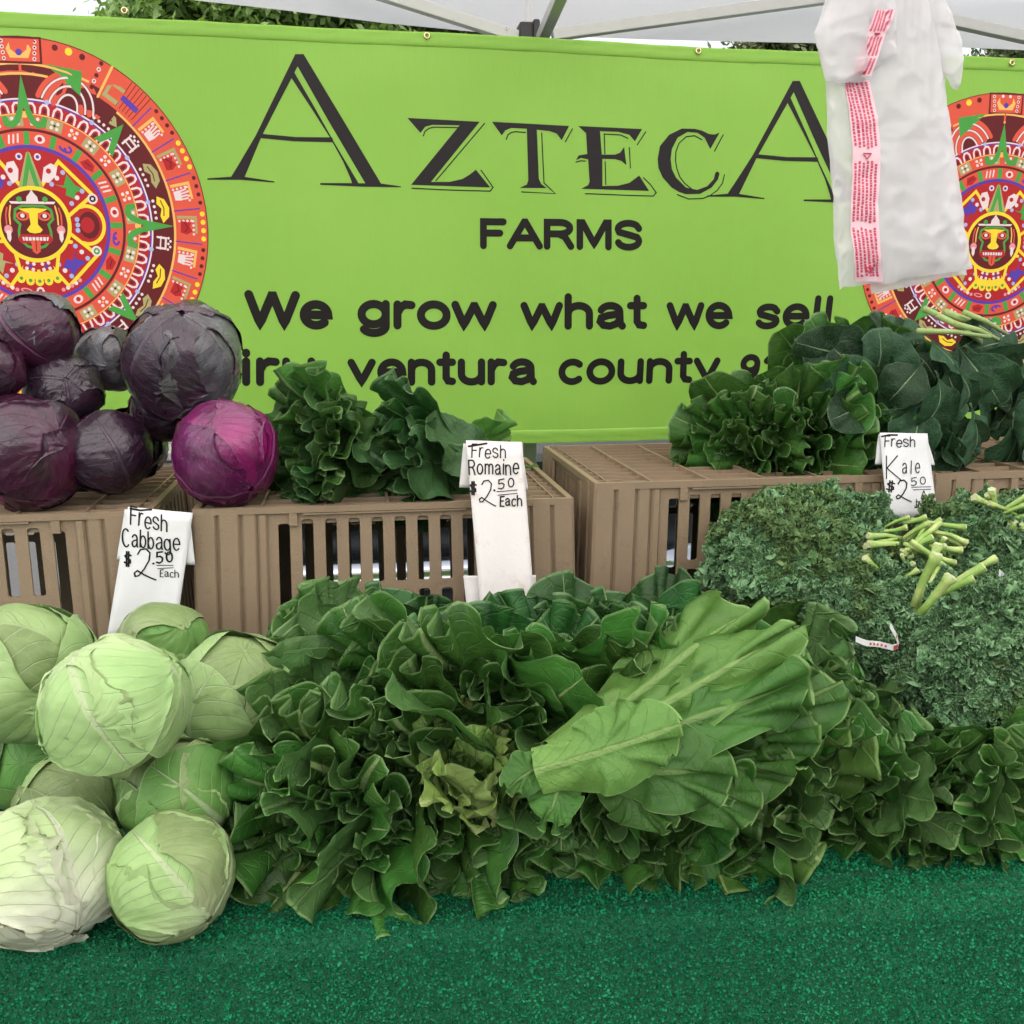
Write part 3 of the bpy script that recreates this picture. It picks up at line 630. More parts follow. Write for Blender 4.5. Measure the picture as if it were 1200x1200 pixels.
    for j in range(7): l([(-.06 + .02 * j, -.07), (-.06 + .02 * j, -.09)], .004, 'maroon', 18)
    f([(-.028, -.088), (.028, -.088), (.022, -.15), (0, -.165), (-.022, -.15)], 'orange', 19); l([(0, -.09), (0, -.145)], .005, 'maroon', 20)
    e.V = [(x, c[1] + (z - c[1]) * kz, l_) for x, z, l_ in e.V]
    return e.build(name, banner, rip, .0012)
cL = bpx(40.5, 263); rL = bpx(243.5, 263)[0] - cL[0]
kL = (bpx(40.5, 42)[1] - cL[1]) / rL; o = emblem(cL, rL, 'sun_emblem', kL); tagit(o, 'round red and orange sun wheel print at the left end')
cR = bpx(1163, 284); rR = bpx(1163 + 151, 284)[0] - cR[0]; kR = (bpx(1163, 108)[1] - cR[1]) / rR; o = emblem(cR, rR, 'sun_emblem', kR); tagit(o, 'round red and orange sun wheel print at the right end behind the bags')
print('R', rL, rR, kL, kR)
# ------------------------------------------------ turf covered tables
g = G('turf_backing'); tc = g.n('TexCoord').outputs['Object']
nz = g.noise(tc, 260, 4, .7); big = g.noise(tc, 5, 4, .6)
g.P(Base_Color=g.mix(big, (.003, .08, .032), (.004, .10, .042)), Roughness=.9, Normal=g.bump(nz, .004)); turfm = g.m
g = G('turf_fibre'); gp = g.n('NewGeometry'); tc = g.n('TexCoord').outputs['Object']
rnd = gp.outputs['Random Per Island']; big = g.noise(tc, 6, 5, .6)
c = g.mix(rnd, (.005, .135, .050), (.015, .29, .115)); c = g.mix(g.ramp(big, .35, .7), c, (.005, .18, .07)); wearf = g.ramp(g.noise(tc, 26, 5, .7), .66, .74)
c = g.mix(g.ma('MULTIPLY', wearf, .4), c, (.05, .1, .09)); hs_ = g.n('HueSaturation', {'Color': c, 'Value': g.ma('ADD', .6, g.ma('MULTIPLY', g.noise(tc, 90, 4, .8), .75))})
g.P(Base_Color=hs_.outputs[0], Roughness=.6); g.b.inputs['Specular IOR Level'].default_value = .15; turff = g.m
wood = plain('table_board', (.25, .22, .2), .6)
eL = at_z(0, 1128, TZ); eR = at_z(1200, 1052, TZ)
FV = (eL.y + eR.y) / 2; slope = (eR.y - eL.y) / (eR.x - eL.x)
print('front edge', eL, eR)
def fv(x): return eL.y + slope * (x - eL.x) + .006 * math.sin(5 * x + 1) + .004 * math.sin(13 * x)
tt = thing('folding_table', 'long folding table hidden under the green turf cloth', 'table', (0, 1.3, 0))
m = MB(); V = []
m.add([(-1.25, fv(-1.25) + .03, .765), (1.6, fv(1.6) + .03, .765), (1.6, 2.05, .765), (-1.25, 2.05, .765), (-1.25, fv(-1.25) + .03, .79), (1.6, fv(1.6) + .03, .79), (1.6, 2.05, .79), (-1.25, 2.05, .79)],
      [(0,3,2,1),(4,5,6,7),(0,1,5,4),(1,2,6,5),(2,3,7,6),(3,0,4,7)]); m.build('tabletop', wood, tt)
for x in (-1.1, 1.45):
    for y in (1.1, 1.95):
        m = MB(); m.tube([(x, y, 0), (x, y, .765)], .016, 10); m.build('leg', steelc, tt, smooth=True)
# cloth: profile from the back over the front edge and down
prof = [(2.06, TZ - .25), (2.06, TZ - .01), (2.04, TZ)] + [(k, TZ) for k in np.linspace(1.95, 1.02, 24)]
nx = 190; xs = np.linspace(-1.3, 1.65, nx); rows = []
for (v, z) in prof: rows.append([(x, v, z) for x in xs])
def skirt(x, q):           # q metres of cloth past the front bend
    r = .022; a = min(q / r, math.pi / 2); v = fv(x) + r * (1 - math.sin(a)) ; z = TZ - r * (1 - math.cos(a))
    dd = max(0, q - r * math.pi / 2); z -= dd; wv = (.014 * math.sin(7 * x + .6) + .008 * math.sin(17 * x + 2)) * min(1, dd / .25) - .03 * min(1, dd / .5)
    return (x, v + wv, z)
for k in np.linspace(1, .05, 8): rows.append([(x, fv(x) + .022 + (1.0 - fv(x)) * .9 * k + .0, TZ + .0012 * math.sin(20 * x + 30 * k)) for x in xs])
for q in list(np.linspace(0, .035, 7)) + list(np.linspace(.05, .72, 26)): rows.append([skirt(x, q) for x in xs])
V = np.array(rows).reshape(-1, 3); cloth = link('turf_cloth', mk_mesh('turf_cloth', V, grid_faces(nx, len(rows)), turfm))
tagit(cloth, 'deep green artificial turf cloth covering the front table and hanging down its front', 'tablecloth')
def turf_fibres():
    rn = np.random.default_rng(3); st = .0025
    xx = np.arange(-1.05, 1.35, st); qs = np.arange(-.60, .33, st)
    X, Q = np.meshgrid(xx, qs); X = X + rn.normal(size=X.shape) * st * .35; Q = Q + rn.normal(size=Q.shape) * st * .3
    X = X.ravel(); Q = Q.ravel(); r = .022
    fvx = eL.y + slope * (X - eL.x) + .006 * np.sin(5 * X + 1) + .004 * np.sin(13 * X)
    a = np.clip(Q / r, 0, math.pi / 2); dd = np.clip(Q - r * math.pi / 2, 0, 9)
    v = fvx + r * (1 - np.sin(a)) - np.minimum(Q, 0); z = TZ - r * (1 - np.cos(a)) - dd
    v = v + (.014 * np.sin(7 * X + .6) + .008 * np.sin(17 * X + 2)) * np.minimum(1, dd / .25) - .03 * np.minimum(1, dd / .5)
    P = np.stack([X, v, z], -1); Nn = np.stack([0 * X, -np.sin(a), np.cos(a)], -1)
    n = len(P); d = Nn + rn.normal(size=(n, 3)) * .6; h = .0017 * (.6 + .7 * rn.random((n, 1)))
    th = rn.random(n) * math.pi; side = np.stack([np.cos(th), np.sin(th) * np.cos(a), np.sin(th) * np.sin(a)], -1) * .0015
    tip = P + d * h; mid = P + d * h * .6 + rn.normal(size=(n, 3)) * .0008
    V = np.stack([P - side, P + side, mid + side * .9, tip, mid - side * .9], 1).reshape(-1, 3)
    b = np.arange(n)[:, None] * 5
    F = np.concatenate([b + np.array([[0, 1, 2]]), b + np.array([[0, 2, 4]]), b + np.array([[4, 2, 3]])], 1).reshape(-1, 3)
    o = link('turf_pile', mk_mesh('turf_pile', V, F, turff, smooth=False), cloth); o['kind'] = 'stuff'
turf_fibres()

# ------------------------------------------------ crates
g = G('crate_plastic'); tc = g.n('TexCoord').outputs['Object']; rn_ = g.n('ObjectInfo').outputs['Random']
nz = g.noise(tc, 9, 6, .65); c = g.mix(nz, (.235, .168, .105), (.30, .218, .138))
sm_ = g.ramp(g.noise(tc, 40, 6, .7), .56, .74); c = g.mix(g.ma('MULTIPLY', sm_, .45), c, (.16, .105, .065))
wv = g.n('Mapping', {0: tc}); wv.inputs['Scale'].default_value = (70, 70, 5); scr = g.ramp(g.noise(wv.outputs[0], 3, 5, .7), .61, .70)
c = g.mix(g.ma('MULTIPLY', scr, .4), c, (.42, .31, .2))
g.P(Base_Color=c, Roughness=g.ma('ADD', .42, g.ma('MULTIPLY', nz, .2)), Normal=g.bump(g.noise(tc, 240, 3), .0006)); cratem = g.m
CW, CD, CH = .565, .425, .35
def rrect(x0, z0, x1, z1, r=.004, k=2):
    P = []
    for (cx, cz, a0) in ((x1 - r, z0 + r, -90), (x1 - r, z1 - r, 0), (x0 + r, z1 - r, 90), (x0 + r, z0 + r, 180)):
        for i in range(k + 1): a = R(a0 + 90 * i / k); P.append((cx + r * math.cos(a), cz + r * math.sin(a)))
    return P
def panel_with_holes(outer, holes, th, mp):
    """plate: outline + holes in (x, z), thickness th, mapped to 3-D by mp(x, z, depth)"""
    loops = [outer] + holes; tr = tessellate_polygon([[Vector((p[0], p[1], 0)) for p in l] for l in loops]); flat = [p for l in loops for p in l]; n = len(flat)
    V = [mp(x, z, 0) for x, z in flat] + [mp(x, z, th) for x, z in flat]; F = [tuple(t) for t in tr] + [tuple(n + i for i in t[::-1]) for t in tr]
    b = 0
    for l in loops:
        for i in range(len(l)): j = (i + 1) % len(l); F.append((b + i, b + j, n + b + j, n + b + i))
        b += len(l)
    return V, F
def fix_normals(me):
    bm = bmesh.new(); bm.from_mesh(me); bmesh.ops.recalc_face_normals(bm, faces=bm.faces); bm.to_mesh(me); bm.free(); me.update()
def tap(x, y, z):          # walls flare towards the ground
    k = 1 + .035 * (1 - z / CH); return (CW / 2 + (x - CW / 2) * k, CD / 2 + (y - CD / 2) * k, z)
def slots(w, n, pitch, sw, tall=()):
    H = []; x0 = (w - (n - 1) * pitch - sw) / 2
    for i in range(n):
        x = x0 + i * pitch
        if i in tall: H.append(rrect(x, .09, x + sw, CH - .028)); H.append(rrect(x, .022, x + sw, .078))
        else: H.append(rrect(x, CH - .022 - .108, x + sw, CH - .022)); H.append(rrect(x, .092, x + sw, CH - .144)); H.append(rrect(x, .022, x + sw, .078))
    return H
def make_crate_meshes():
    out = []
    ow = [(.004, 0), (CW - .004, 0), (CW - .004, CH - .003), (.004, CH - .003)]
    V, F = panel_with_holes(ow, slots(CW, 10, 0.0345, .0170, (0, 9)), .004, lambda x, z, d: tap(x, .002 + d, z)); me = mk_mesh('front_wall', V, F, cratem, smooth=False); fix_normals(me); out.append(('front_wall', me))
    V, F = panel_with_holes(ow, slots(CW, 10, 0.0345, .0170, (0, 9)), .004, lambda x, z, d: tap(x, CD - .002 - d, z)); me = mk_mesh('back_wall', V, F, cratem, smooth=False); fix_normals(me); out.append(('back_wall', me))
    od = [(.0065, 0), (CD - .0065, 0), (CD - .0065, CH - .003), (.0065, CH - .003)]
    for sx in (0, 1):
        V, F = panel_with_holes(od, slots(CD, 7, .032, .014, ()), .004, lambda y, z, d: tap((.002 + d) if sx == 0 else (CW - .002 - d), y, z)); me = mk_mesh('side_wall', V, F, cratem, smooth=False); fix_normals(me); out.append(('side_wall', me))
    # corner posts: fluted strips wrapping each corner
    for sx in (0, 1):
        for sy in (0, 1):
            m = MB()
            def st(a, b, pr_, z0=0, z1=CH):
                n = 6
                for face in (0, 1):
                    P = []
                    for (u, d) in ((a, 0), (a + .003, -pr_), (b - .003, -pr_), (b, 0)):
                        for z in (z0, z1):
                            if face == 0: x, y = u, d
                            else: x, y = d, u
                            P.append((CW - x if sx else x, CD - y if sy else y, z))
                    V = [tap(*p) for p in P]; m.add(V, [(0, 2, 3, 1), (2, 4, 5, 3), (4, 6, 7, 5), (1, 3, 5, 7), (0, 6, 4, 2)])
            st(-.004, .030, .0035); st(.0325, .064, .0045, 0, CH - .004); st(.067, .088, .0025, 0, CH - .008); st(.0900, .104, .0045, 0, CH - .012)
            o = m; me = mk_mesh('corner_post', o.V, o.F, cratem, smooth=False); fix_normals(me); out.append(('corner_post', me))
    # rim and top grid
    m = MB()
    for (a, b) in (((-.003, -.004), (CW + .003, .005)), ((-.003, CD - .005), (CW + .003, CD + .004)), ((-.0035, .006), (.006, CD - .006)), ((CW - .006, .006), (CW + .0035, CD - .006))):
        m.box((a[0], a[1], CH - .010), (b[0], b[1], CH + .0006))
    me = mk_mesh('rim', m.V, m.F, cratem, smooth=False); out.append(('rim', me))
    m = MB(); n = 6
    for i in range(1, n): x = CW * i / n; m.box((x - .0022, .008, CH - .017), (x + .0022, CD - .008, CH - .0012))
    for j in range(1, 11): y = CD * j / 11; m.box((.008, y - .0014, CH - .020), (CW - .008, y + .0014, CH - .004))
    for j in range(1, 22):
        y = CD * j / 22
        for x in (.032, CW - .032): m.box((x - .022, y - .0012, CH - .014), (x + .022, y + .0012, CH - .0024 - (j % 2) * .003))
    for x in (.024, CW - .024): m.box((x - .0012, .01, CH - .014), (x + .0012, CD - .01, CH - .0019))
    me = mk_mesh('top_grid', m.V, m.F, cratem, smooth=False); out.append(('top_grid', me))
    m = MB(); m.box((.0075, .0075, CH - .030), (CW - .0075, CD - .0075, CH - .0245)); me = mk_mesh('deck_panel', m.V, m.F, cratem, smooth=False); out.append(('deck_panel', me))
    m = MB()       # small moulded tabs, latch marks and a stamped recess frame
    for x in (.135, .43): m.box((x, -.0055, CH - .03), (x + .012, .0019, CH - .0105))
    m.box((.155, -.0045, CH - .0135), (.40, .0019, CH - .011)); me = mk_mesh('latch_tab', m.V, m.F, cratem, smooth=False); out.append(('latch_tab', me))
    return out
CRM = make_crate_meshes()
CV = 1.48
def crate(x, label, v=CV, z=TZ + .001, rot=0, top=None):
    t = thing('produce_crate', label, 'crate', (x, v, z), group='tan plastic produce crates in a row'); t.rotation_euler.z = rot
    if top: t.scale = (1, 1, (top - z) / CH)
    for nm, me in CRM: link(nm, me, t)
    return t
xl = at_v(174, 595, CV).x; xm = at_v(228, 595, CV).x; xr = at_v(699, 572, CV).x; x4 = at_v(1096, 566, CV).x
CT = at_v(228, 597, CV).z; print('crate top wanted', CT, at_v(699, 573, CV).z, 'w', at_v(635, 595, CV).x - xm)
crate(xl - CW, 'tan plastic crate at the left end under the pile of red cabbages', top=CT)
crate(xm, 'tan plastic crate under the lone lettuce head, between the two price cards', top=CT)
crate(xr, 'tan plastic crate with its empty slatted top showing under the banner edge', rot=.0)
crate(x4, 'tan plastic crate at the right end under the flat dark collard leaves')

# storage bin that shows in the gap between the two left crates
g = G('grey_plastic'); tc = g.n('TexCoord').outputs['Object']; wvv = g.n('Mapping', {0: tc}); wvv.inputs['Scale'].default_value = (60, 60, 1.5)
g.P(Base_Color=g.mix(g.ramp(g.noise(wvv.outputs[0], 1.4, 4, .6), .4, .6), (.5, .52, .55), (.62, .63, .65)), Roughness=.22); binm = g.m
bx = (xl + xm) / 2
t = thing('storage_bin', 'pale grey glossy storage bin standing in the gap between the two left crates', 'bin', (bx, 1.93, TZ))
m = MB(); m.box((bx - .11, 1.96, TZ + .002), (bx + .13, 2.05, TZ + .33)); m.build('bin_body', binm, t, bevel=.006)
m = MB()
for k in range(7): x = bx - .09 + k * .034; m.tube([(x, 1.958, TZ + .01), (x, 1.958, TZ + .29)], .004, 8)
m.build('rib', binm, t, smooth=True)
m = MB(); m.box((bx - .12, 1.95, TZ + .331), (bx + .14, 2.06, TZ + .35)); m.build('lid', binm, t, bevel=.004)

# ------------------------------------------------ price cards
g = G('card_paper'); tc = g.n('TexCoord').outputs['Object']; st_ = g.ramp(g.noise(tc, 34, 6, .7), .54, .72)
c = g.mix(g.noise(tc, 6, 4), (.72, .68, .65), (.78, .75, .73)); c = g.mix(g.ma('MULTIPLY', st_, .45), c, (.5, .36, .26))
g.P(Base_Color=c, Roughness=.65, Normal=g.bump(g.noise(tc, 30, 6, .6), .0012)); cardm = g.m
g = G('card_paper_clean'); tc = g.n('TexCoord').outputs['Object']; st_ = g.ramp(g.noise(tc, 24, 6, .7), .64, .8)
c = g.mix(g.noise(tc, 6, 4), (.74, .74, .74), (.8, .8, .8)); c = g.mix(g.ma('MULTIPLY', st_, .4), c, (.5, .42, .36))
g.P(Base_Color=c, Roughness=.6, Normal=g.bump(g.noise(tc, 30, 6, .6), .001)); cardm2 = g.m
def sheet(quad, v, name, parent, mat, th=.0012, bow=.0):
    """quad: pixel corners TL TR BR BL; v plane (number or per-corner list)"""
    vs = v if isinstance(v, (list, tuple)) else [v] * 4; P = [at_v(x, y, q) for (x, y), q in zip(quad, vs)]; n = 12; V = []
    for i in range(n + 1):
        for j in range(n + 1):
            a, b = j / n, i / n; p = (P[0] * (1 - a) + P[1] * a) * (1 - b) + (P[3] * (1 - a) + P[2] * a) * b
            p = p + Vector((0, -bow * math.sin(math.pi * b) + .0012 * math.sin(7 * a + 5 * b), 0)); V.append(tuple(p - Vector(parent.location)))
    me = mk_mesh(name, V, grid_faces(n + 1, n + 1), mat); o = link(name, me, parent); s_ = o.modifiers.new('t', 'SOLIDIFY'); s_.thickness = th; s_.offset = 0
    return P, bow
def card(name_label, quad, v, flaps, lines, mat, loc, under=(), bow=0):
    t = thing('price_card', name_label, 'sign', loc, group='handwritten price cards')
    P, bw = sheet(quad, v, 'card_face', t, mat, bow=bow)
    for q, vv in flaps: sheet(q, vv, 'card_flap', t, mat)
    # handwriting: pixel coordinates mapped onto the face
    (x0, y0), (x1, y1), (x2, y2), (x3, y3) = quad
    def onface(x, y):
        b = (y - (y0 + y1) / 2) / ((y2 + y3) / 2 - (y0 + y1) / 2); xl_ = x0 + (x3 - x0) * b; xr_ = x1 + (x2 - x1) * b; a = (x - xl_) / (xr_ - xl_)
        return a, b
    for kk, (txt, xa, xb, ya, yb, cap, w, ls) in enumerate(lines):
        pr = Print()
        wm = (P[1] - P[0]).length; hm = (P[3] - P[0]).length
        def met(x, y): a, b = onface(x, y); return (a * wm, b * hm)
        if isinstance(txt, str): word(pr, txt, xa, xb, ya, yb, cap, met, w * .062, 'black', 3 + kk, gap=ls, jit=.06, rn=random.Random(kk + len(txt)))
        else: pr.stroke(dens([met(*p) for p in txt], .004), w * .062, 'black', 3 + kk)
        pr.V = [(a / wm, b / hm, l_) for a, b, l_ in pr.V]
        # re-do strokes in metric space so pen width is even
        V = []
        for (a, b, l_) in pr.V:
            p = (P[0] * (1 - a) + P[1] * a) * (1 - b) + (P[3] * (1 - a) + P[2] * a) * b
            nrm = (P[1] - P[0]).cross(P[3] - P[0]).normalized(); nrm = nrm if nrm.y < 0 else -nrm
            p = p + Vector((0, -bw * math.sin(math.pi * b) + .0012 * math.sin(7 * a + 5 * b), 0)) + nrm * (.0011 + .00005 * l_)
            V.append(tuple(p - Vector(t.location)))
        me = mk_mesh('handwriting', V, pr.F, INK['black'], smooth=False); o = link('handwriting', me, t)
    return t
# handwriting is laid out on the card's own (a, b) square, so pen width is given as a share of its width
q = [(150, 594), (226, 601), (207, 735), (125, 751)]
card('tall white card reading Fresh Cabbage leaning between the two left crates', q, [1.455, 1.455, 1.445, 1.445],
     [([(146, 597), (222, 602), (229, 662), (137, 655)], 1.4585)],
     [('Fresh', 152, 197, 616, 622, 19, .035, .12), ([(153, 599), (164, 600), (177, 598)], 0, 0, 0, 0, 0, .045, 0), ('Cabbage', 143, 211, 640, 645, 20, .036, .08),
      ('$', 145, 156, 660, 661, 16, .04, 0), ('2', 157, 182, 675, 676, 32, .035, 0), ('.', 179, 181, 660, 660, 10, .05, 0), ('50', 183, 204, 659, 659, 13, .04, .15),
      ([(184, 662), (203, 663)], 0, 0, 0, 0, 0, .02, 0), ([(185, 666), (203, 666)], 0, 0, 0, 0, 0, .02, 0), ('Each', 187, 210, 676, 678, 9, .022, .1)], cardm2, (at_v(188, 660, 1.47).x, 1.455, TZ))
q = [(546, 516), (612, 518), (627, 722), (564, 724)]
card('tall speckled white card reading Fresh Romaine leaning on the middle crate', q, [1.455, 1.455, 1.40, 1.40],
     [([(543, 520), (611, 520), (619, 574), (538, 571)], 1.459), ([(543, 675), (628, 674), (629, 712), (547, 712)], [1.425, 1.425, 1.415, 1.415])],
     [('Fresh', 552, 593, 537, 536, 15, .03, .15), ([(549, 524), (560, 522), (570, 520)], 0, 0, 0, 0, 0, .045, 0), ('Romaine', 549, 608, 557, 555, 17, .035, .1),
      ('$', 550, 560, 579, 579, 15, .045, 0), ('2', 561, 580, 590, 590, 26, .03, 0), ('.', 578, 580, 575, 575, 10, .05, 0), ('50', 583, 604, 573, 570, 11, .03, .2),
      ([(582, 576), (606, 574)], 0, 0, 0, 0, 0, .02, 0), ([(583, 580), (606, 578)], 0, 0, 0, 0, 0, .02, 0), ('Each', 585, 612, 593, 592, 12, .035, .12)], cardm, (at_v(585, 620, 1.45).x, 1.45, TZ))
q = [(1031, 507), (1087, 508), (1098, 607), (1040, 607)]
card('short white card reading Fresh Kale standing behind the curly kale', q, [1.462, 1.462, 1.44, 1.44],
     [([(1030, 509), (1086, 510), (1095, 545), (1025, 544)], 1.466)],
     [('Fresh', 1036, 1072, 524, 523, 12, .03, .1), ([(1033, 512), (1042, 510), (1051, 510)], 0, 0, 0, 0, 0, .045, 0), ('K', 1036, 1056, 560, 560, 26, .03, 0), ('ale', 1056, 1078, 555, 554, 16, .028, .5),
      ('$', 1037, 1048, 576, 576, 12, .04, 0), ('2', 1049, 1067, 586, 586, 22, .035, 0), ('50', 1067, 1086, 569, 567, 9, .025, .2), ([(1068, 571), (1090, 570)], 0, 0, 0, 0, 0, .018, 0), ([(1070, 574), (1090, 573)], 0, 0, 0, 0, 0, .018, 0),
      ('A', 1079, 1085, 583, 583, 8, .022, 0), ('bunch', 1073, 1093, 593, 592, 8, .022, .1)], cardm2, (at_v(1063, 560, 1.46).x, 1.46, TZ))
# ------------------------------------------------ leaves
M_ROM = leaf_mat('romaine_leaf', (.020, .080, .011), (.056, .160, .026), (.13, .25, .075), (.30, .42, .16), (.22, .36, .13), (.095, .185, .06), nlat=8, slope=2.4, ribw=.075, latw=.045, cells=11, rough=.36, pale=.30, palecol=(.30, .42, .14), transl=.16, latk=.6, cellk=.16, cellb=.25, edgew=.02)
M_ROML = leaf_mat('romaine_leaf_light', (.055, .15, .024), (.10, .22, .042), (.20, .32, .10), (.36, .48, .17), (.26, .40, .13), (.12, .24, .05), nlat=8, slope=2.2, ribw=.10, latw=.06, cells=11, rough=.42, pale=.42, palecol=(.20, .34, .075), transl=.2, latk=.45, latb=.35, cellk=.1, cellb=.15, edgew=.02)
M_HEART = leaf_mat('romaine_heart_leaf', (.20, .33, .06), (.32, .46, .12), (.42, .52, .2), (.5, .56, .28), (.4, .5, .2), (.35, .45, .16), ribw=.1, cells=11, pale=.5, palecol=(.5, .56, .24), transl=.2, cellk=.1, cellb=.15, edgew=.02)
M_DARK = leaf_mat('dark_lettuce_leaf', (.010, .045, .009), (.026, .092, .017), (.08, .17, .055), (.20, .32, .12), (.15, .27, .10), (.055, .13, .045), nlat=8, slope=2.3, ribw=.05, latw=.04, cells=10, rough=.38, pale=.28, palecol=(.22, .34, .10), transl=.12, latk=.55, cellk=.16, cellb=.25, edgew=.02)
M_COL = leaf_mat('collard_leaf', (.011, .042, .015), (.028, .080, .030), (.12, .2, .12), (.26, .36, .2), (.10, .18, .10), (.065, .125, .085), nlat=7, slope=1.7, ribw=.05, latw=.03, cells=9, rough=.45, pale=.1, palecol=(.2, .3, .14), transl=.08, latk=.75, cellk=.3)
def leaf_mesh(name, mat, seed, L=.26, Wd=.13, nu=41, nv=88, base=.30, tipw=1.0, cup=.25, curl=.7, curl0=0.0, ruf=.013, nf=11, ruf2=.002, nf2=31, blister=.0022, fold=0.0, tipround=.10, rp=1.5, ribt=.006, tear=.03, twist=.25, cornr=1.0):
    rn = np.random.default_rng(seed); ph = rn.random(12) * 6.283; nf = nf * rn.uniform(.8, 1.15)
    S0, T0 = np.meshgrid(np.linspace(-1, 1, nu), np.linspace(0, 1, nv)); tau = np.clip((T0 - .5) / .5, 0, 1)
    S_ = S0 * np.sqrt(1 - tau ** 2 / 2 * cornr); T_ = np.where(T0 > .5, .5 + .5 * tau * np.sqrt(1 - S0 ** 2 / 2 * cornr), T0); sg = np.sign(S_); a = np.abs(S_)
    w = Wd / 2 * (base + (1 - base) * sm(T_, .12, .62)) * (1 - (1 - tipw) * sm(T_, .6, 1.0))
    w = w * (1 + .08 * np.sin(5 * T_ + ph[0] + sg) + tear * vnoise(np.stack([T_ * 9, sg * 5, T_ * 0 + seed], -1), seed))
    al = T_ * L * (1 - tipround * a ** 2.6 + .03 * np.sin(3 * S_ + ph[1]))
    # centre line bends outwards
    t1 = np.linspace(0, 1, 80); th = curl0 + curl * t1 ** 2 + .12 * np.sin(4 * t1 + ph[2]); dz = np.cumsum(np.cos(th)) / 80; dy = np.cumsum(np.sin(th)) / 80
    tt = np.clip(al / L, 0, 1); cz = np.interp(tt, t1, dz) * L; cy = np.interp(tt, t1, dy) * L; tht = np.interp(tt, t1, th)
    Ty, Tz = np.sin(tht), np.cos(tht); Ny, Nz = np.cos(tht), -np.sin(tht)
    e = np.clip(np.maximum(np.abs(S0) ** 1.4, (T0 - .62) / .38), 0, 1); R_ = ruf * e ** rp * sm(T_, .08, .4)
    psi = np.arctan2(S_ * .62, T_ - .42); psi = psi + .16 * np.sin(3 * psi + ph[3]) + .07 * np.sin(7 * psi + ph[4])
    amp = 1 + .45 * np.sin(2.3 * psi + ph[5])
    d = R_ * amp * np.sin(nf * psi + ph[6]); d += ruf2 * e ** 3 * np.sin(nf2 * psi + ph[7] + 2 * np.sin(nf * psi))
    tang = -R_ * .42 * np.sin(2 * (nf * psi + ph[6]))
    P2 = np.stack([S_ * w / .03, al / .035, np.zeros_like(al) + seed], -1)
    bl = blister * vnoise(P2, seed) * (1 - np.exp(-(a / .15) ** 2)) + blister * .5 * vnoise(P2 * 2.3, seed + 5)
    big = .012 * vnoise(np.stack([S_ * 1.3, T_ * 2.6, 0 * S_ + seed * 3.1], -1), seed + 9) * sm(T_, .2, .7) * (L / .26)
    ph2 = cup * a ** 1.5 * 1.5; x = sg * w * a * np.sinc(ph2 / math.pi * .5) ; inn = -w * a * np.sin(ph2 * .5)
    tw = twist * (ph[8] / 6.283 - .5) * 2 * T_ ** 2 * S_ * w
    n_ = inn + d + bl + big + tw - fold * a * w
    rib = ribt * np.exp(-(a * w / (.004 + .007 * (1 - T_))) ** 2) * (1.05 - T_)
    X = x + tang * np.cos(psi); along = -tang * np.sin(psi)
    Y = cy + Ny * (n_ + rib) + Ty * along; Z = cz + Nz * (n_ + rib) + Tz * along
    V = np.stack([X, Y, Z], -1).reshape(-1, 3); uv = np.stack([(S0 + 1) / 2, T0], -1).reshape(-1, 2)
    me = mk_mesh(name, V, grid_faces(nu, nv), mat, uv=uv); return me

def frame(z, x=None):
    """matrix whose Z axis is z and whose Y axis is as close as it can be to x"""
    z = Vector(z).normalized(); y = Vector(x) if x is not None else Vector((0, 0, 1)); y = (y - z * y.dot(z))
    if y.length < 1e-4: y = Vector((1, 0, 0)) - z * z.x
    y.normalize(); xx = y.cross(z).normalized(); return Matrix((xx, y, z)).transposed().to_4x4()
def pools(mat, n, seed0, **kw0):
    out = {'in': [], 'mid': [], 'out': []}
    for k in range(n):
        kw = dict(kw0); sm_k = k % 5 == 1
        if sm_k: kw['m'] = dict(ruf=.008, nf=7, ruf2=.001, blister=.0034); kw['o'] = dict(ruf=.008, nf=6, ruf2=.001, blister=.0034, cup=-.15)
        out['in'].append(leaf_mesh('leaf', mat, seed0 + k, **{**dict(curl=.25, cup=.9, L=.20, Wd=.10, ruf=.011), **kw.get('i', {})}))
        out['mid'].append(leaf_mesh('leaf', mat, seed0 + 30 + k, **{**dict(curl=.5, cup=.45, L=.245, Wd=.145, ruf=.017), **kw.get('m', {})}))
        out['out'].append(leaf_mesh('leaf', mat, seed0 + 60 + k, **{**dict(curl=.8, cup=.1, L=.265, Wd=.165, ruf=.018), **kw.get('o', {})}))
    return out
P_ROM = pools(M_ROM, 8, 100); P_ROML = pools(M_ROML, 4, 300); P_HEART = pools(M_HEART, 3, 340); P_DARK = pools(M_DARK, 6, 500)
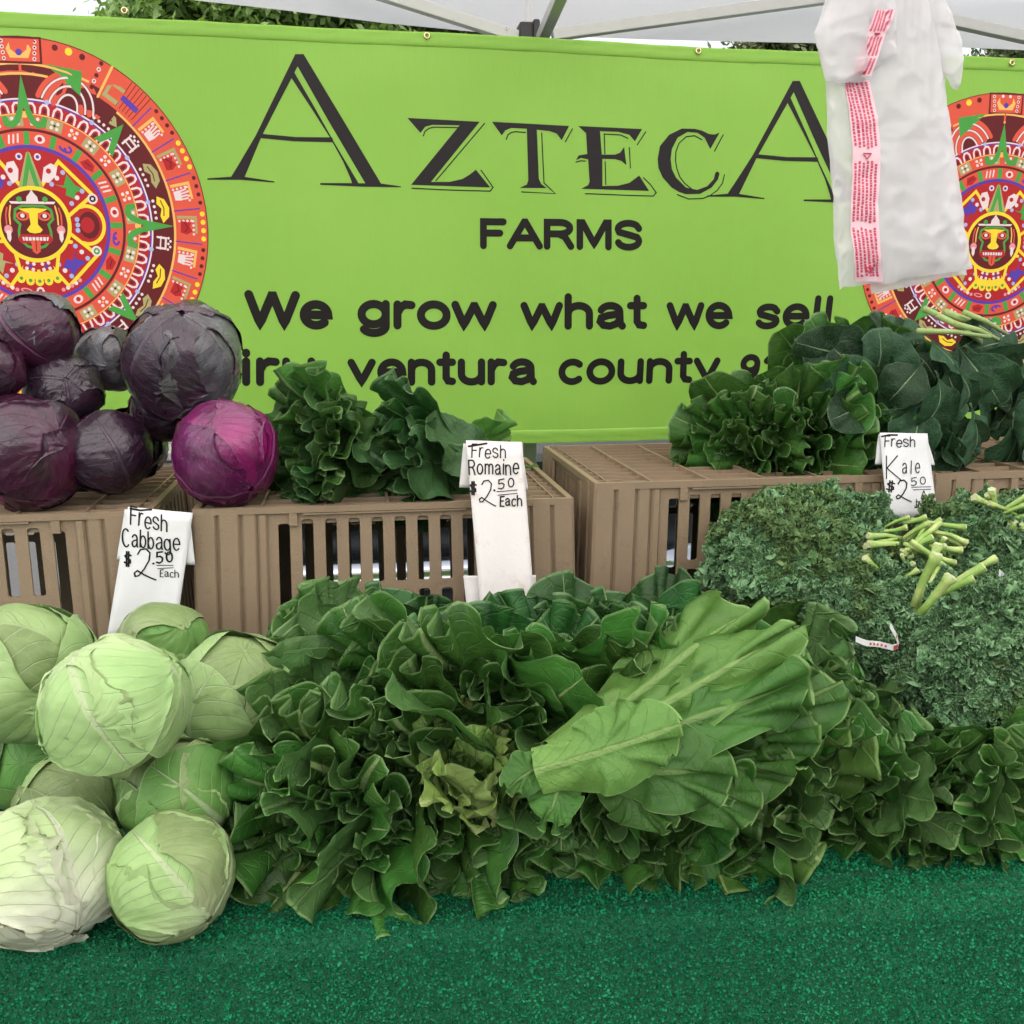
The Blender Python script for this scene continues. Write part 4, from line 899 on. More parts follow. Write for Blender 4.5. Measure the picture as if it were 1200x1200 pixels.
def head(base, tip, label, pool, seed, n=38, Lscale=1.0, spread=1.0, flat=.0, up=(0, 0, 1), group='romaine lettuce heads piled on the green turf', sc=1.0, inner=True, name='romaine_lettuce', cat='lettuce', r0=.012):
    """leaves set round an axis that runs from base to tip"""
    rn = random.Random(seed); base = Vector(base); ax = (Vector(tip) - base); Ln = ax.length; ax.normalize()
    M = Matrix.Translation(base) @ frame(ax, up); t = thing(name, label, cat, group=group, mat=M); s0 = Lscale
    for i in range(n):
        q = (i + .5) / n; phi = i * 2.39996 + rn.uniform(-.3, .3)
        kind = 'in' if q < .25 else ('mid' if q < .66 else 'out')
        if not inner and kind == 'in': kind = 'mid'
        me = rn.choice(pool[kind]); tilt = (.02 + .40 * q ** 1.2) * spread; down = math.cos(phi)      # phi=0 is up
        if down < 0: tilt *= (1 - flat * -down)
        s = s0 * rn.uniform(.88, 1.1) * (1.0 if kind != 'in' else .92)
        m = Matrix.Rotation(-phi, 4, 'Z') @ Matrix.Translation((0, r0 * (.4 + q * 1.4), rn.uniform(-.01, .01))) @ Matrix.Rotation(-tilt, 4, 'X') @ Matrix.Rotation(rn.uniform(-.3, .3), 4, 'Z') @ Matrix.Diagonal((s * rn.uniform(.85, 1.15), s, s, 1))
        tp = M @ m @ Vector((0, .07, .24))
        if base.z < 1.1 and tp.x < 1.0 and (tp.y < fv(tp.x) - .012 or (tp.y < fv(tp.x) + .05 and tp.z < TZ - .02)): continue      # nothing hangs over the edge of the table
        link('leaf', me, t, mat=m)
    return t
# ------------------------------------------------ romaine heads on the turf
def Pz(x, y, h): return at_z(x, y, TZ + h)
_n = [0]
def rom(bx, by, bh, tx, ty, th, label, pool=None, L=.245, **kw):
    """tip at pixel (tx, ty), height th above the turf; stem end towards pixel (bx, by)"""
    _n[0] += 1; T = Pz(tx, ty, th); B = Pz(bx, by, bh); d = (B - T).normalized(); return head(T + d * L, T, label, pool or P_ROM, 40 + _n[0], **kw)
# bottom row, tips over the turf edge
rom(470, 900, .06, 330, 1030, .05, 'dark romaine head lowest at the left beside the cabbage with a white rib')
rom(520, 860, .07, 425, 1005, .05, 'romaine head at the front turf edge, second from the left corner of the pile')
rom(560, 860, .07, 520, 1005, .05, 'romaine head at the front edge with tight upright ruffles below the pale heart')
rom(640, 850, .08, 620, 1010, .05, 'romaine head at the front middle of the pile, frilled edges facing the camera')
rom(700, 850, .08, 720, 1005, .05, 'romaine head at the front right of centre with a broad smooth hanging leaf')
rom(740, 850, .08, 800, 1010, .05, 'romaine head at the front with folded leaf tips pointing down right')
rom(760, 850, .07, 870, 1000, .05, 'lighter romaine head at the right front corner of the main pile', pool=P_ROML, n=14)
# left flank
rom(520, 900, .08, 300, 960, .05, 'romaine head on the left flank reaching over the green cabbages')
rom(540, 850, .10, 300, 880, .09, 'romaine head on the left flank, middle layer, frills pointing left')
rom(560, 850, .12, 325, 815, .12, 'romaine head on the upper left with one broad veined leaf spread flat', spread=1.1)
# second layer
rom(560, 820, .14, 400, 865, .14, 'romaine head with large smooth cupped leaves at the upper left of the pile', spread=1.1)
rom(590, 820, .14, 430, 950, .11, 'romaine head in the second layer left of the pale heart')
rom(620, 800, .15, 540, 930, .12, 'romaine head in the second layer right under the pale heart')
rom(680, 800, .15, 640, 920, .12, 'romaine head in the second layer under the long pale leaves')
rom(720, 800, .14, 750, 930, .11, 'romaine head in the second layer with glossy folded leaves')
rom(740, 820, .13, 840, 930, .10, 'romaine head in the second layer near the right front corner')
# right flank
rom(760, 840, .10, 1000, 960, .04, 'romaine head at the right resting low on the turf')
rom(840, 850, .06, 1070, 920, .05, 'romaine head at the right with wide smooth leaves below the kale', spread=.65, Lscale=.85, flat=.5)
rom(860, 860, .06, 1110, 960, .04, 'romaine head at the right with its tips along the turf edge', spread=.65, Lscale=.8, flat=.5)
rom(800, 830, .11, 990, 840, .10, 'romaine head at the right just under the white twist tie', spread=.8, flat=.5)
rom(950, 880, .05, 1180, 970, .03, 'romaine head at the far right running out of the picture', spread=.65, Lscale=.7, flat=.5)
rom(1000, 900, .03, 1230, 960, .03, 'romaine head at the right edge under the hanging kale', spread=.65, Lscale=.7, flat=.5)
rom(1020, 930, .03, 1200, 1000, .03, 'romaine head lying lowest at the bottom right edge of the greens', spread=.7, Lscale=.75, flat=.4)
rom(900, 880, .05, 990, 1000, .03, 'romaine head at the turf edge right of the main pile', spread=.75, Lscale=.9, flat=.4)
rom(1080, 900, .04, 1270, 985, .05, 'romaine head cut by the right picture edge under the kale', spread=.8, Lscale=.8, flat=.4)
# back row, dark frills standing up
for (bx, by, tx, ty, lb) in ((420, 830, 405, 800, 'dark romaine head in the back row nearest the green cabbages'),
                             (510, 840, 490, 765, 'dark romaine head in the back row left of the Romaine card'),
                             (600, 850, 590, 790, 'dark romaine head in the back row at the foot of the Romaine card'),
                             (680, 850, 690, 775, 'dark romaine head in the back row in front of the empty crate'),
                             (760, 850, 780, 770, 'dark romaine head in the back row beside the curly kale')):
    T = Pz(tx, ty, .17); B = T + Vector((0, .09, -.20)); head(B, T, lb, P_DARK, 80 + _n[0], n=36, spread=1.0); _n[0] += 1
for (bx, by, tx, ty, lb) in ((450, 800, 440, 800, 'dark romaine head in the second back row, left of centre'), (560, 830, 550, 820, 'dark romaine head in the second back row behind the pale heart'), (660, 830, 650, 820, 'dark romaine head in the second back row behind the long pale leaves')):
    T = Pz(tx, ty, .14); B = T + Vector((.02, .10, -.18)); head(B, T, lb, P_DARK, 80 + _n[0], n=34, spread=1.0); _n[0] += 1
# pale heads on top
def phead(x0, y0, h0, x1, y1, h1, label, seed, up=(0, -.5, 1), **kw):
    T = Pz(x1, y1, h1); B = Pz(x0, y0, h0); d = (B - T).normalized(); return head(T + d * .25, T, label, P_ROML, seed, up=up, **kw)
P_RIB = [leaf_mesh('leaf', M_ROML, 400 + k, L=.25, Wd=.125, base=.5, cup=[.5,.2,.7,.3,.6][k], curl=.25, curl0=-.1, ruf=.014, nf=10, ribt=.008, blister=.004, rp=1.2, tipround=.2) for k in range(5)]
M_RIBG = leaf_mat('romaine_leaf_mid', (.022, .082, .012), (.052, .150, .024), (.17, .29, .09), (.34, .46, .16), (.25, .38, .12), (.06, .155, .028), nlat=9, slope=2.2, ribw=.10, latw=.06, cells=11, rough=.42, pale=.4, palecol=(.20, .34, .075), transl=.2, latk=.45, latb=.35, cellk=.1, cellb=.15, edgew=.02)
P_RIB2 = [leaf_mesh('leaf', M_RIBG, 440 + k, L=.25, Wd=.14, base=.45, cup=[.3,.6,.1,.5,.2][k], curl=.5, curl0=-.1, ruf=.019, nf=9, ribt=.008, blister=.005, rp=1.2, tipround=.15) for k in range(5)]
def leaf_head(label, leaves, name='romaine_lettuce', mats=None):
    b0 = Pz(*leaves[0][:3]); t = thing(name, label, 'lettuce', tuple(b0), group='romaine lettuce heads piled on the green turf')
    for k, (bx, by, bh, tx, ty, th, wk, up) in enumerate(leaves):
        B, T = Pz(bx, by, bh), Pz(tx, ty, th); d = T - B; s_ = d.length / .245
        link('leaf', (mats or P_RIB)[k % len(mats or P_RIB)], t, mat=Matrix.Translation(B - b0) @ frame(d, up) @ Matrix.Diagonal((s_ * wk, s_, s_, 1)))
    return t
CAMV = (0, -.8, .6)
leaf_head('pale romaine head with long ribbed leaves lying across the top of the pile',
    [(655, 885, .19, 885, 706, .30, .66, (-.35, -.8, .5)), (675, 885, .18, 928, 742, .28, .68, (.2, -.7, .7)), (690, 890, .175, 950, 800, .24, .72, (.35, -.6, .8)), (680, 885, .17, 840, 735, .25, .6, (-.6, -.8, .3))], mats=[P_RIB[0], P_RIB[1], P_RIB2[2], P_RIB2[4]])
leaf_head('light green romaine head with a wide crinkled leaf lying right of the pale heart',
    [(625, 905, .19, 800, 850, .24, 1.2, (-.1, -.85, .5)), (665, 890, .19, 640, 970, .15, 1.3, (-.3, -.9, .3)), (690, 900, .17, 790, 965, .13, 1.1, (.2, -.9, .2)), (650, 885, .20, 590, 925, .18, 1.3, (-.3, -.9, .3)), (680, 900, .18, 860, 905, .17, 1.0, (.1, -.95, .2))], mats=[P_RIB[2], P_RIB2[0], P_RIB2[1], P_RIB2[3], P_RIB2[2]])
leaf_head('light green romaine head fanned out to the right beneath the ribbed leaves',
    [(740, 890, .17, 930, 905, .15, 1.0, (.3, -.9, .3)), (740, 880, .18, 960, 850, .19, 1.0, (.2, -.8, .5)), (760, 900, .16, 890, 950, .12, 1.1, (.3, -.9, .3)), (760, 870, .18, 985, 810, .21, .9, (.2, -.8, .6))], mats=P_RIB2)
T = Pz(545, 858, .205); B = T + Vector((.03, .05, -.13)); head(B, T, 'romaine head showing its pale yellow green heart in the middle of the pile', P_HEART, 12, n=15, spread=.45, Lscale=.5)
# ------------------------------------------------ cabbages
def cab_mats(tag_, base_dark, base_light, vein, rib, edge, **kw): return leaf_mat(tag_, base_dark, base_light, vein, rib, edge, None, nlat=kw.pop('nlat', 9), slope=kw.pop('slope', 2.6), cells=kw.pop('cells', 9), **kw)
gk = dict(ribw=.06, latw=.075, rough=.42, transl=.10, bumpd=.0011, latk=.5, cellk=.10, ribfade=.75, edgew=.010, cellb=.05, latb=.45, spec=.3)
M_CG = cab_mats('green_cabbage_leaf', (.21, .325, .11), (.28, .395, .155), (.42, .50, .30), (.46, .54, .31), (.40, .48, .24), pale=.3, palecol=(.38, .47, .23), **gk)
M_CW = cab_mats('white_cabbage_leaf', (.29, .38, .16), (.37, .44, .23), (.46, .51, .32), (.52, .54, .40), (.45, .45, .30), pale=.5, palecol=(.49, .50, .38), **gk)
M_CD = cab_mats('darker_cabbage_leaf', (.07, .18, .035), (.13, .25, .06), (.27, .38, .17), (.36, .45, .25), (.3, .38, .18), pale=.2, palecol=(.30, .40, .18), **gk)
rk = dict(ribw=.045, latw=.03, rough=.27, transl=.02, bumpd=.0022, latb=.4, latk=.45, cellk=.10, ribfade=.45, edgew=.010, spec=.5, coat=.45, cellb=.12)
M_RM = cab_mats('magenta_cabbage_leaf', (.06, .002, .035), (.185, .005, .10), (.36, .05, .26), (.5, .12, .38), (.2, .08, .14), bloom=(.12, .03, .09), bloomk=.3, **rk)
M_RP = cab_mats('purple_cabbage_leaf', (.016, .002, .012), (.055, .004, .03), (.10, .015, .06), (.2, .04, .14), (.12, .07, .09), bloom=(.04, .015, .03), bloomk=.5, **rk)
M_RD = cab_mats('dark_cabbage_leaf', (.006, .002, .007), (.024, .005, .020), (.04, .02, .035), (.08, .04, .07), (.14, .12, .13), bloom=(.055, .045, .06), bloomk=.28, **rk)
M_RG = cab_mats('grey_bloom_cabbage_leaf', (.035, .028, .038), (.10, .09, .10), (.12, .1, .12), (.14, .1, .13), (.2, .18, .18), bloom=(.15, .155, .17), bloomk=.9, **rk)
def cabbage(c, r, mats, label, seed, pole, roll=0.0, nl=6, name='green_cabbage', cat='cabbage', group='green cabbages on the turf', wr=1.0, torn=.0, nobig=False, sq=.96, leafmats=None):
    """core ball plus wrapper leaves that grow out of the stem pole and hug the ball"""
    rn = np.random.default_rng(seed); mat = mats; P = Vector(pole).normalized()
    M = Matrix.Translation(c) @ P.to_track_quat('Z', 'Y').to_matrix().to_4x4() @ Matrix.Rotation(roll, 4, 'Z'); t = thing(name, label, cat, group=group, mat=M)
    def ball(th, ph, k=1.0):
        d = np.stack([np.sin(th) * np.cos(ph), np.sin(th) * np.sin(ph), np.cos(th) * sq], -1)
        return d * (r * k * (1 + .07 * vnoise(d * 1.6 + seed, seed) + .018 * vnoise(d * 4 + seed, seed + 1)))[..., None]
    th, ph = np.meshgrid(np.linspace(0.001, math.pi - .001, 40), np.linspace(0, 2 * math.pi, 64), indexing='ij')
    V = ball(th, ph, .965).reshape(-1, 3); uv = np.stack([ph / 6.283 * 3 % 1, th / math.pi], -1).reshape(-1, 2)
    link('head_core', mk_mesh('head_core', V, grid_faces(64, 40), mat, uv=uv), t)
    for k in range(nl):
        nu, nv = 41, 53; S0, T0 = np.meshgrid(np.linspace(-1, 1, nu), np.linspace(0, 1, nv)); tau = np.clip((T0 - .5) / .5, 0, 1)
        S_ = S0 * np.sqrt(1 - tau ** 2 / 2); T_ = np.where(T0 > .5, .5 + .5 * tau * np.sqrt(1 - S0 ** 2 / 2), T0)
        ph0 = k * 2.39996 + rn.uniform(-.3, .3); reach = R(rn.uniform(128, 158)) * (1 if k else 1.03)
        th = .06 + T_ * reach; edge = 1 + .07 * vnoise(np.stack([T_ * 5, S0 * 1.5, 0 * T_ + seed + k], -1), k + 3) + (.03 + torn) * vnoise(np.stack([T_ * 22, S0 * 9, 0 * T_ + k], -1), seed)
        half = (R(72) * wr) * (.42 + .58 * sm(T_, .0, .42)) * edge
        # lay the leaf out as a lune: azimuth offset shrinks away from the equator
        arcw = S_ * half; x = np.sin(arcw); cth = np.cos(arcw)
        d0 = np.stack([x, cth * np.sin(th - 0), cth * np.cos(th - 0)], -1)         # local: leaf midline in the y-z plane
        ca, sa = math.cos(ph0), math.sin(ph0)
        d = np.stack([d0[..., 0] * ca - d0[..., 1] * sa, d0[..., 0] * sa + d0[..., 1] * ca, d0[..., 2] * sq], -1)
        e = np.clip(np.maximum(np.abs(S0), (T0 - .3) / .7), 0, 1); lift = rn.uniform(.02, .06) + torn * .5
        wrk = vnoise(d * 5 + k, seed + k); wr2 = vnoise(np.stack([S_ * 7 + 2 * wrk, T_ * 3, 0 * S_ + k], -1), seed + 7)
        rad = r * (.975 + .0085 * k + .07 * vnoise(d * 1.6 + seed, seed) + .018 * vnoise(d * 4 + seed, seed + 1)
              + lift * e ** 7 + .012 * e ** 3 * vnoise(np.stack([T_ * 12, S_ * 8, 0 * S_ + k], -1), seed + 2) + .014 * (1 - np.abs(wr2)) ** 4 - .005
              + .028 * np.exp(-(S_ * (1.6 + T_ * 2.2) / .10) ** 2) * (1 - T_) ** .8 * (1.0 if k > 1 else .6)
              + .0055 * np.cos(2 * math.pi * (T_ * 9 - 2.6 * np.abs(S_) ** .8)) * sm(np.abs(S_), .05, .3) * (1 - np.abs(S_) * .6))
        V = (d * rad[..., None]).reshape(-1, 3); uv = np.stack([(S0 + 1) / 2, T0], -1).reshape(-1, 2)
        mm = leafmats[k % len(leafmats)] if leafmats else mat
        link('wrapper_leaf', mk_mesh('wrapper_leaf', V, grid_faces(nu, nv)[:, ::-1], mm, uv=uv), t)
    return t
def cab_table(px, py, rpx, hz, *a, **kw):
    """cabbage whose outline is centred at the pixel, its lowest point hz above the turf"""
    z = TZ + .08
    for _ in range(12): c = at_z(px, py, z); r = rpx * depth_px(c); z = TZ + hz + r * .97
    return cabbage(c, r, *a, **kw)
def cab_v(px, py, rpx, v, *a, **kw): c = at_v(px, py, v); return cabbage(c, rpx * depth_px(c), *a, **kw)
cab_table(52, 1022, 86, 0, M_CW, 'near-white cabbage with torn curling leaves at the bottom left corner', 1, (.5, -.6, -.5), .6, nl=7, torn=.05, wr=.9)
cab_table(200, 1026, 73, 0, M_CG, 'green cabbage at the front showing a thick white rib with branching veins', 2, (.75, -.75, -.45), 2.2, nl=5)
cab_table(84, 945, 62, .03, M_CG, 'green cabbage mostly hidden behind the near-white front cabbage', 3, (-.3, .5, -.8), 1)
cab_table(208, 930, 66, .05, M_CG, 'green cabbage between the ribbed front one and the lettuce', 4, (.6, .3, -.9), 2, leafmats=[M_CG, M_CD])
cab_table(135, 826, 82, .16, M_CG, 'big smooth pale green cabbage on top in the middle of the cabbage pile', 5, (-.5, .1, .9), 3.0, nl=7, torn=.02)
cab_table(28, 786, 84, .12, M_CG, 'pale green cabbage at the upper left touching the picture edge', 6, (.1, .2, -1), .4)
cab_table(280, 815, 72, .10, M_CG, 'pale green cabbage half covered by the dark romaine on its right', 7, (-.2, .3, -1), 1.3)
cab_v(190, 762, 56, 1.33, M_CD, 'darker green cabbage behind, at the foot of the Fresh Cabbage card', 8, (-.7, -.5, .3), 1, leafmats=[M_CD, M_CG])
cab_table(-14, 905, 42, 0, M_CD, 'dark green cabbage barely showing at the left picture edge', 9, (.3, .2, 1), 0)
cab_table(50, 884, 66, 0, M_CD, 'darker green cabbage deep in the gap behind the big smooth one', 10, (0, 1, -.3), 0)
cab_table(222, 872, 62, 0.02, M_CG, 'green cabbage hidden in the gap left of the romaine', 11, (0, .6, -.6), 0)
rg = dict(name='red_cabbage', cat='red cabbage', group='red cabbages on the left crates')
cab_v(32, 530, 67, 1.54, M_RP, 'large purple cabbage at the lower left of the red cabbage pile', 21, (-.3, -.8, -.7), .5, leafmats=[M_RP, M_RP, M_RP, M_RM], **rg)
cab_v(125, 531, 50, 1.56, M_RP, 'dark purple cabbage with a black right side, beside the gap', 22, (.5, -.3, -.8), 1, leafmats=[M_RP, M_RD], **rg)
cab_v(265, 532, 62, 1.53, M_RM, 'bright magenta cabbage resting on the middle crate', 23, (.5, -.6, -.6), 2.6, nl=6, **rg)
cab_v(215, 421, 68, 1.60, M_RD, 'largest grey purple cabbage balanced on top of the red cabbage pile', 24, (.1, -.5, .75), .4, leafmats=[M_RD, M_RG, M_RP], nl=7, torn=.02, **rg)
cab_v(42, 388, 49, 1.62, M_RP, 'purple cabbage with a grey blue patch at the upper left of the pile', 25, (-.7, -.3, .7), 1, leafmats=[M_RP, M_RG], **rg)
cab_v(130, 420, 38, 1.70, M_RD, 'small blackish cabbage between the two highest red cabbages', 26, (.2, -.2, 1), .4, leafmats=[M_RD, M_RG], torn=.03, **rg)
cab_v(74, 456, 43, 1.62, M_RD, 'small black cabbage in the middle of the pile, glossy and rough', 27, (.3, -.8, .3), 2, torn=.04, **rg)
cab_v(-8, 432, 36, 1.56, M_RP, 'maroon cabbage cut by the left picture edge', 28, (0, .3, -1), 0, **rg)
cab_v(192, 480, 38, 1.66, M_RD, 'dark cabbage tucked under the largest grey purple one', 29, (0, .5, -1), 0, **rg)
cab_v(152, 522, 42, 1.70, M_RD, 'dark cabbage at the back of the pile beside the gap', 30, (0, .5, -1), 0, torn=.05, **rg)
cab_v(70, 560, 42, 1.74, M_RD, 'dark cabbage hidden low at the back of the left crate', 31, (0, .5, -1), 0, **rg)
# ------------------------------------------------ romaine and lettuce on the crates
CTR = CH + TZ
def on(x, y, v): return at_v(x, y, v)
T = on(332, 525, 1.56); head(T + Vector((.19, .09, -.03)), T, 'lone dark lettuce head lying on the middle crate, ruffled tips pointing left', {k: P_DARK[k] + P_ROM[k] for k in P_DARK}, 201, n=46, spread=.9, Lscale=.85, flat=.5, group='heads of greens lying on the crates')
T = on(450, 548, 1.58); head(T + Vector((.2, .06, .0)), T, 'dark lettuce head on the middle crate trailing right behind the Romaine card', P_DARK, 202, n=38, spread=.7, Lscale=.85, flat=.6, group='heads of greens lying on the crates')
T = on(620, 548, 1.72); head(T + Vector((-.18, .1, -.02)), T, 'pale lettuce leaf tips poking out right of the Romaine card', P_ROML, 203, n=9, spread=.4, Lscale=.75, group='heads of greens lying on the crates')
for (x, y, v, dx, dy, dz, lb, pl, n, sp, ls) in (
    (845, 540, 1.57, .16, .16, -.02, 'light green frilled lettuce at the left end of the right-hand pile of greens', P_ROM, 40, .95, .85),
    (918, 532, 1.57, .12, .18, -.03, 'dark lettuce head on the right crate with many small frilled leaves', P_ROM, 40, .95, .95),
    (970, 520, 1.57, .08, .2, -.02, 'dark lettuce head on the right crate just left of the Kale card', P_ROM, 40, .95, .95),
    (985, 465, 1.68, .1, .2, -.03, 'dark lettuce head on top of the right-hand pile beside the banner number', P_ROM, 34, .95, 1.0),
    (1030, 500, 1.60, .02, .2, -.04, 'dark green head above the Kale card with smooth broad leaves', P_DARK, 30, .9, 1.0)):
    T = on(x, y, v); head(T + Vector((dx, dy, dz)), T, lb, pl, 210 + int(x), n=n, spread=sp, Lscale=ls, flat=.4, group='heads of greens lying on the crates')
# ------------------------------------------------ collards: broad flat leaves
P_COL = [leaf_mesh('leaf', M_COL, 700 + k, L=.24, Wd=.20, base=.06, tipw=1.0, cup=[-.3,.35,-.1,.5][k%4], curl=[.9,1.5,.5,1.2][k%4], ruf=.011, nf=6, ruf2=.0015, nf2=19, blister=.0018, tipround=.12, ribt=.005, nu=35, nv=46) for k in range(8)]
stalkm = plain('collard_stalk', (.34, .46, .16), .5, var=.15)
def bunch_flat(c, label, leaves, name='collard_bunch', stalks=(), tie=None):
    """leaves: (pixel x, y, v, angle of the tip on the picture in degrees from up clockwise, lean towards the viewer, scale)"""
    t = thing(name, label, 'greens', c, group='collard bunches on the right crates'); rn = random.Random(len(leaves))
    for (x, y, v, an, lean, s) in leaves:
        p = at_v(x, y, v); d = Vector((math.sin(R(an)), -math.sin(R(lean)), math.cos(R(an)) )).normalized(); nrm = Vector((.15 * rn.uniform(-1, 1), -1, .35))
        M = frame(d, nrm * -1); org = p - d * .13 * s; 
        for e_ in range(2):
            s2 = s * .72 * (1 - .12 * e_); J = Matrix.Rotation(rn.uniform(-.5, .5) * e_, 4, 'Y') @ Matrix.Rotation(rn.uniform(-.35, .35), 4, 'X') @ Matrix.Rotation(rn.uniform(-.6, .6), 4, 'Z')
            p2 = p + Vector((rn.uniform(-.03, .03), .02, rn.uniform(-.03, .03))) * e_
            link('leaf', rn.choice(P_COL), t, mat=Matrix.Translation(p2 - Vector(c)) @ M @ J @ Matrix.Translation((0, 0, -.12 * s2)) @ Matrix.Diagonal((s2, s2, s2, 1)))
    m = MB()
    for (a, b, v, w) in stalks:
        A, B = at_v(*a, v), at_v(*b, v - .02); m = MB(); m.tube([A, A.lerp(B, .5) + Vector((0, 0, .004)), B], [w * .7, w * .85, w], 8); m.build('stalk', stalkm, t, smooth=True)
    return t
c = tuple(at_v(1000, 430, 1.6))
bunch_flat(c, 'dark collard bunch with a big pointed leaf reaching up left over the lettuce', [(1010, 440, 1.60, -55, 10, .75), (1000, 450, 1.57, -30, 20, .7), (990, 420, 1.62, -75, 10, .85), (1030, 430, 1.6, -10, 20, .8), (1050, 410, 1.64, -10, 10, .8), (1070, 440, 1.6, 15, 25, .7), (1000, 480, 1.53, -110, 30, .6)])
c = tuple(at_v(1110, 470, 1.6))
bunch_flat(c, 'blue green collard bunch right of the Kale card, leaves hanging down', [(1090, 520, 1.52, 175, 20, .75), (1120, 520, 1.51, 165, 25, .72), (1150, 510, 1.5, 155, 20, .7), (1075, 500, 1.52, -160, 15, .62), (1105, 470, 1.50, 180, 30, .66), (1140, 460, 1.5, 140, 20, .7), (1065, 445, 1.53, -130, 20, .6), (1160, 480, 1.55, 130, 10, .72), (1110, 420, 1.56, 150, 30, .7)],
    stalks=[((1150, 400), (1083, 362), 1.6, .006), ((1150, 402), (1098, 370), 1.59, .005), ((1160, 392), (1108, 366), 1.62, .007), ((1170, 398), (1120, 380), 1.58, .005), ((1160, 395), (1075, 388), 1.57, .005), ((1180, 392), (1130, 366), 1.61, .005)])
c = tuple(at_v(1180, 420, 1.62))
bunch_flat(c, 'collard bunch at the right picture edge with wide veined leaves', [(1165, 430, 1.56, 120, 15, .8), (1190, 420, 1.58, 100, 10, .85), (1170, 400, 1.6, 70, 10, .75), (1150, 440, 1.54, 150, 20, .8), (1190, 470, 1.56, 160, 15, .8), (1205, 450, 1.58, 140, 10, .8), (1140, 400, 1.6, 60, 10, .6), (1190, 520, 1.6, 170, 10, .8), (1215, 540, 1.6, 170, 10, .8)])

# ------------------------------------------------ curly kale
M_KALE = leaf_mat('curly_kale_leaf', (.045, .125, .045), (.10, .22, .085), (.16, .29, .14), (.30, .40, .2), (.28, .48, .24), (.12, .24, .10), nlat=6, slope=1.5, ribw=.06, latw=.03, cells=8, rough=.5, transl=.12, edgew=.30, latk=.3, cellk=.1, bumpd=.0006)
M_KALEG = leaf_mat('curly_kale_leaf_yellowish', (.06, .15, .035), (.12, .24, .07), (.15, .25, .1), (.30, .40, .2), (.2, .31, .12), (.13, .22, .08), nlat=6, slope=1.5, ribw=.06, latw=.03, cells=8, rough=.5, transl=.12, edgew=.30, latk=.3, cellk=.1, bumpd=.0006)
def kale_leaf(seed, mat, L=.17, Wd=.12):
    rn = np.random.default_rng(seed); nu, nv = 71, 110; S0, T0 = np.meshgrid(np.linspace(-1, 1, nu), np.linspace(0, 1, nv)); tau = np.clip((T0 - .5) / .5, 0, 1)
    S_ = S0 * np.sqrt(1 - tau ** 2 / 2); T_ = np.where(T0 > .5, .5 + .5 * tau * np.sqrt(1 - S0 ** 2 / 2), T0); a = np.abs(S_)
    lob = 1 + .16 * np.sin(T_ * 26 + S0) + .1 * np.sin(T_ * 57 + seed); w = Wd / 2 * (.05 + .95 * sm(T_, .05, .4)) * (1 - .15 * T_) * (1 + (lob - 1) * a ** 2)
    X = S_ * w; Z = T_ * L; th = .9 * T_ ** 2; Y = .35 * L * T_ ** 2.2 * -1 * .6; Q = np.stack([X, Y, Z], -1)
    e = np.clip(np.maximum(np.abs(S0), (T0 - .5) / .5), 0, 1); A = sm(T_, .03, .25) * (.25 + .75 * e)
    psi = np.arctan2(S_ * .62, T_ - .38); ph = rn.random(6) * 6.28
    d1 = .011 * e ** 1.6 * np.sin(17 * psi + ph[0] + 1.5 * np.sin(5 * psi)); d2 = .0075 * e ** 2.2 * np.sin(61 * psi + ph[1] + 2 * np.sin(13 * psi)); d3 = .0015 * e ** 3 * np.sin(127 * psi + ph[2] + 2 * np.sin(31 * psi))
    def nv3(P, sc, s): return np.stack([vnoise(P / sc + s, s), vnoise(P / sc + s + 7, s + 1), vnoise(P / sc + s + 17, s + 2)], -1)
    N = np.zeros_like(Q); N[..., 1] = 1
    Q = Q + N * (d1 + d2 + d3)[..., None] + np.stack([np.cos(43 * psi + ph[3]) * .006 * e ** 2, 0 * X, np.sin(37 * psi + ph[4]) * .006 * e ** 2], -1)
    Q = Q + nv3(Q, .012, seed) * (.008 * A)[..., None]; Q = Q + nv3(Q, .006, seed + 40) * (.003 * A)[..., None]
    V = Q.reshape(-1, 3); F = grid_faces(nu, nv); UV = np.stack([(S0 + 1) / 2, T0], -1).reshape(-1, 2)
    # crisp little curls all over the blade: crinkled discs of 19 points
    n = 700; ii = rn.integers(2, nv - 1, n); jj = rn.integers(0, nu, n); keep = e[ii, jj] > rn.random(n) * .75; ii = ii[keep]; jj = jj[keep]; n = len(ii)
    C = Q[ii, jj] + rn.normal(size=(n, 3)) * .0025; nz_ = rn.normal(size=(n, 3)) * .7 + np.array([0, .9, .35]); nz_ /= np.linalg.norm(nz_, axis=1)[:, None]
    ax_ = np.cross(nz_, rn.normal(size=(n, 3))); ax_ /= np.linalg.norm(ax_, axis=1)[:, None]; ay_ = np.cross(nz_, ax_); r0 = (.0038 + .0042 * rn.random(n))[:, None]
    P = [C]; U = [np.full(n, .55)]
    for (k_, fr, am) in ((6, .5, .25), (12, 1.0, .55)):
        for q in range(k_):
            a_ = 2 * math.pi * q / k_; h_ = am * ((-1) ** q) * (.5 + rn.random((n, 1))) + fr * .35
            P.append(C + (ax_ * math.cos(a_) + ay_ * math.sin(a_)) * r0 * fr * (.75 + .5 * rn.random((n, 1))) + nz_ * r0 * h_); U.append(np.full(n, .8 if k_ == 6 else 1.0))
    P = np.stack(P, 1).reshape(-1, 3); U = np.stack(U, 1).reshape(-1); b = len(V) + np.arange(n)[:, None] * 19; tri = []
    for q in range(6): tri.append([0, 1 + q, 1 + (q + 1) % 6])
    for q in range(12): tri.append([7 + q, 7 + (q + 1) % 12, 1 + ((q + 1) // 2) % 6])
    for q in range(6): tri.append([1 + q, 7 + 2 * q + (1 if False else 0), 1 + (q + 1) % 6] if False else [1 + q, 7 + (2 * q + 1) % 12, 1 + (q + 1) % 6])
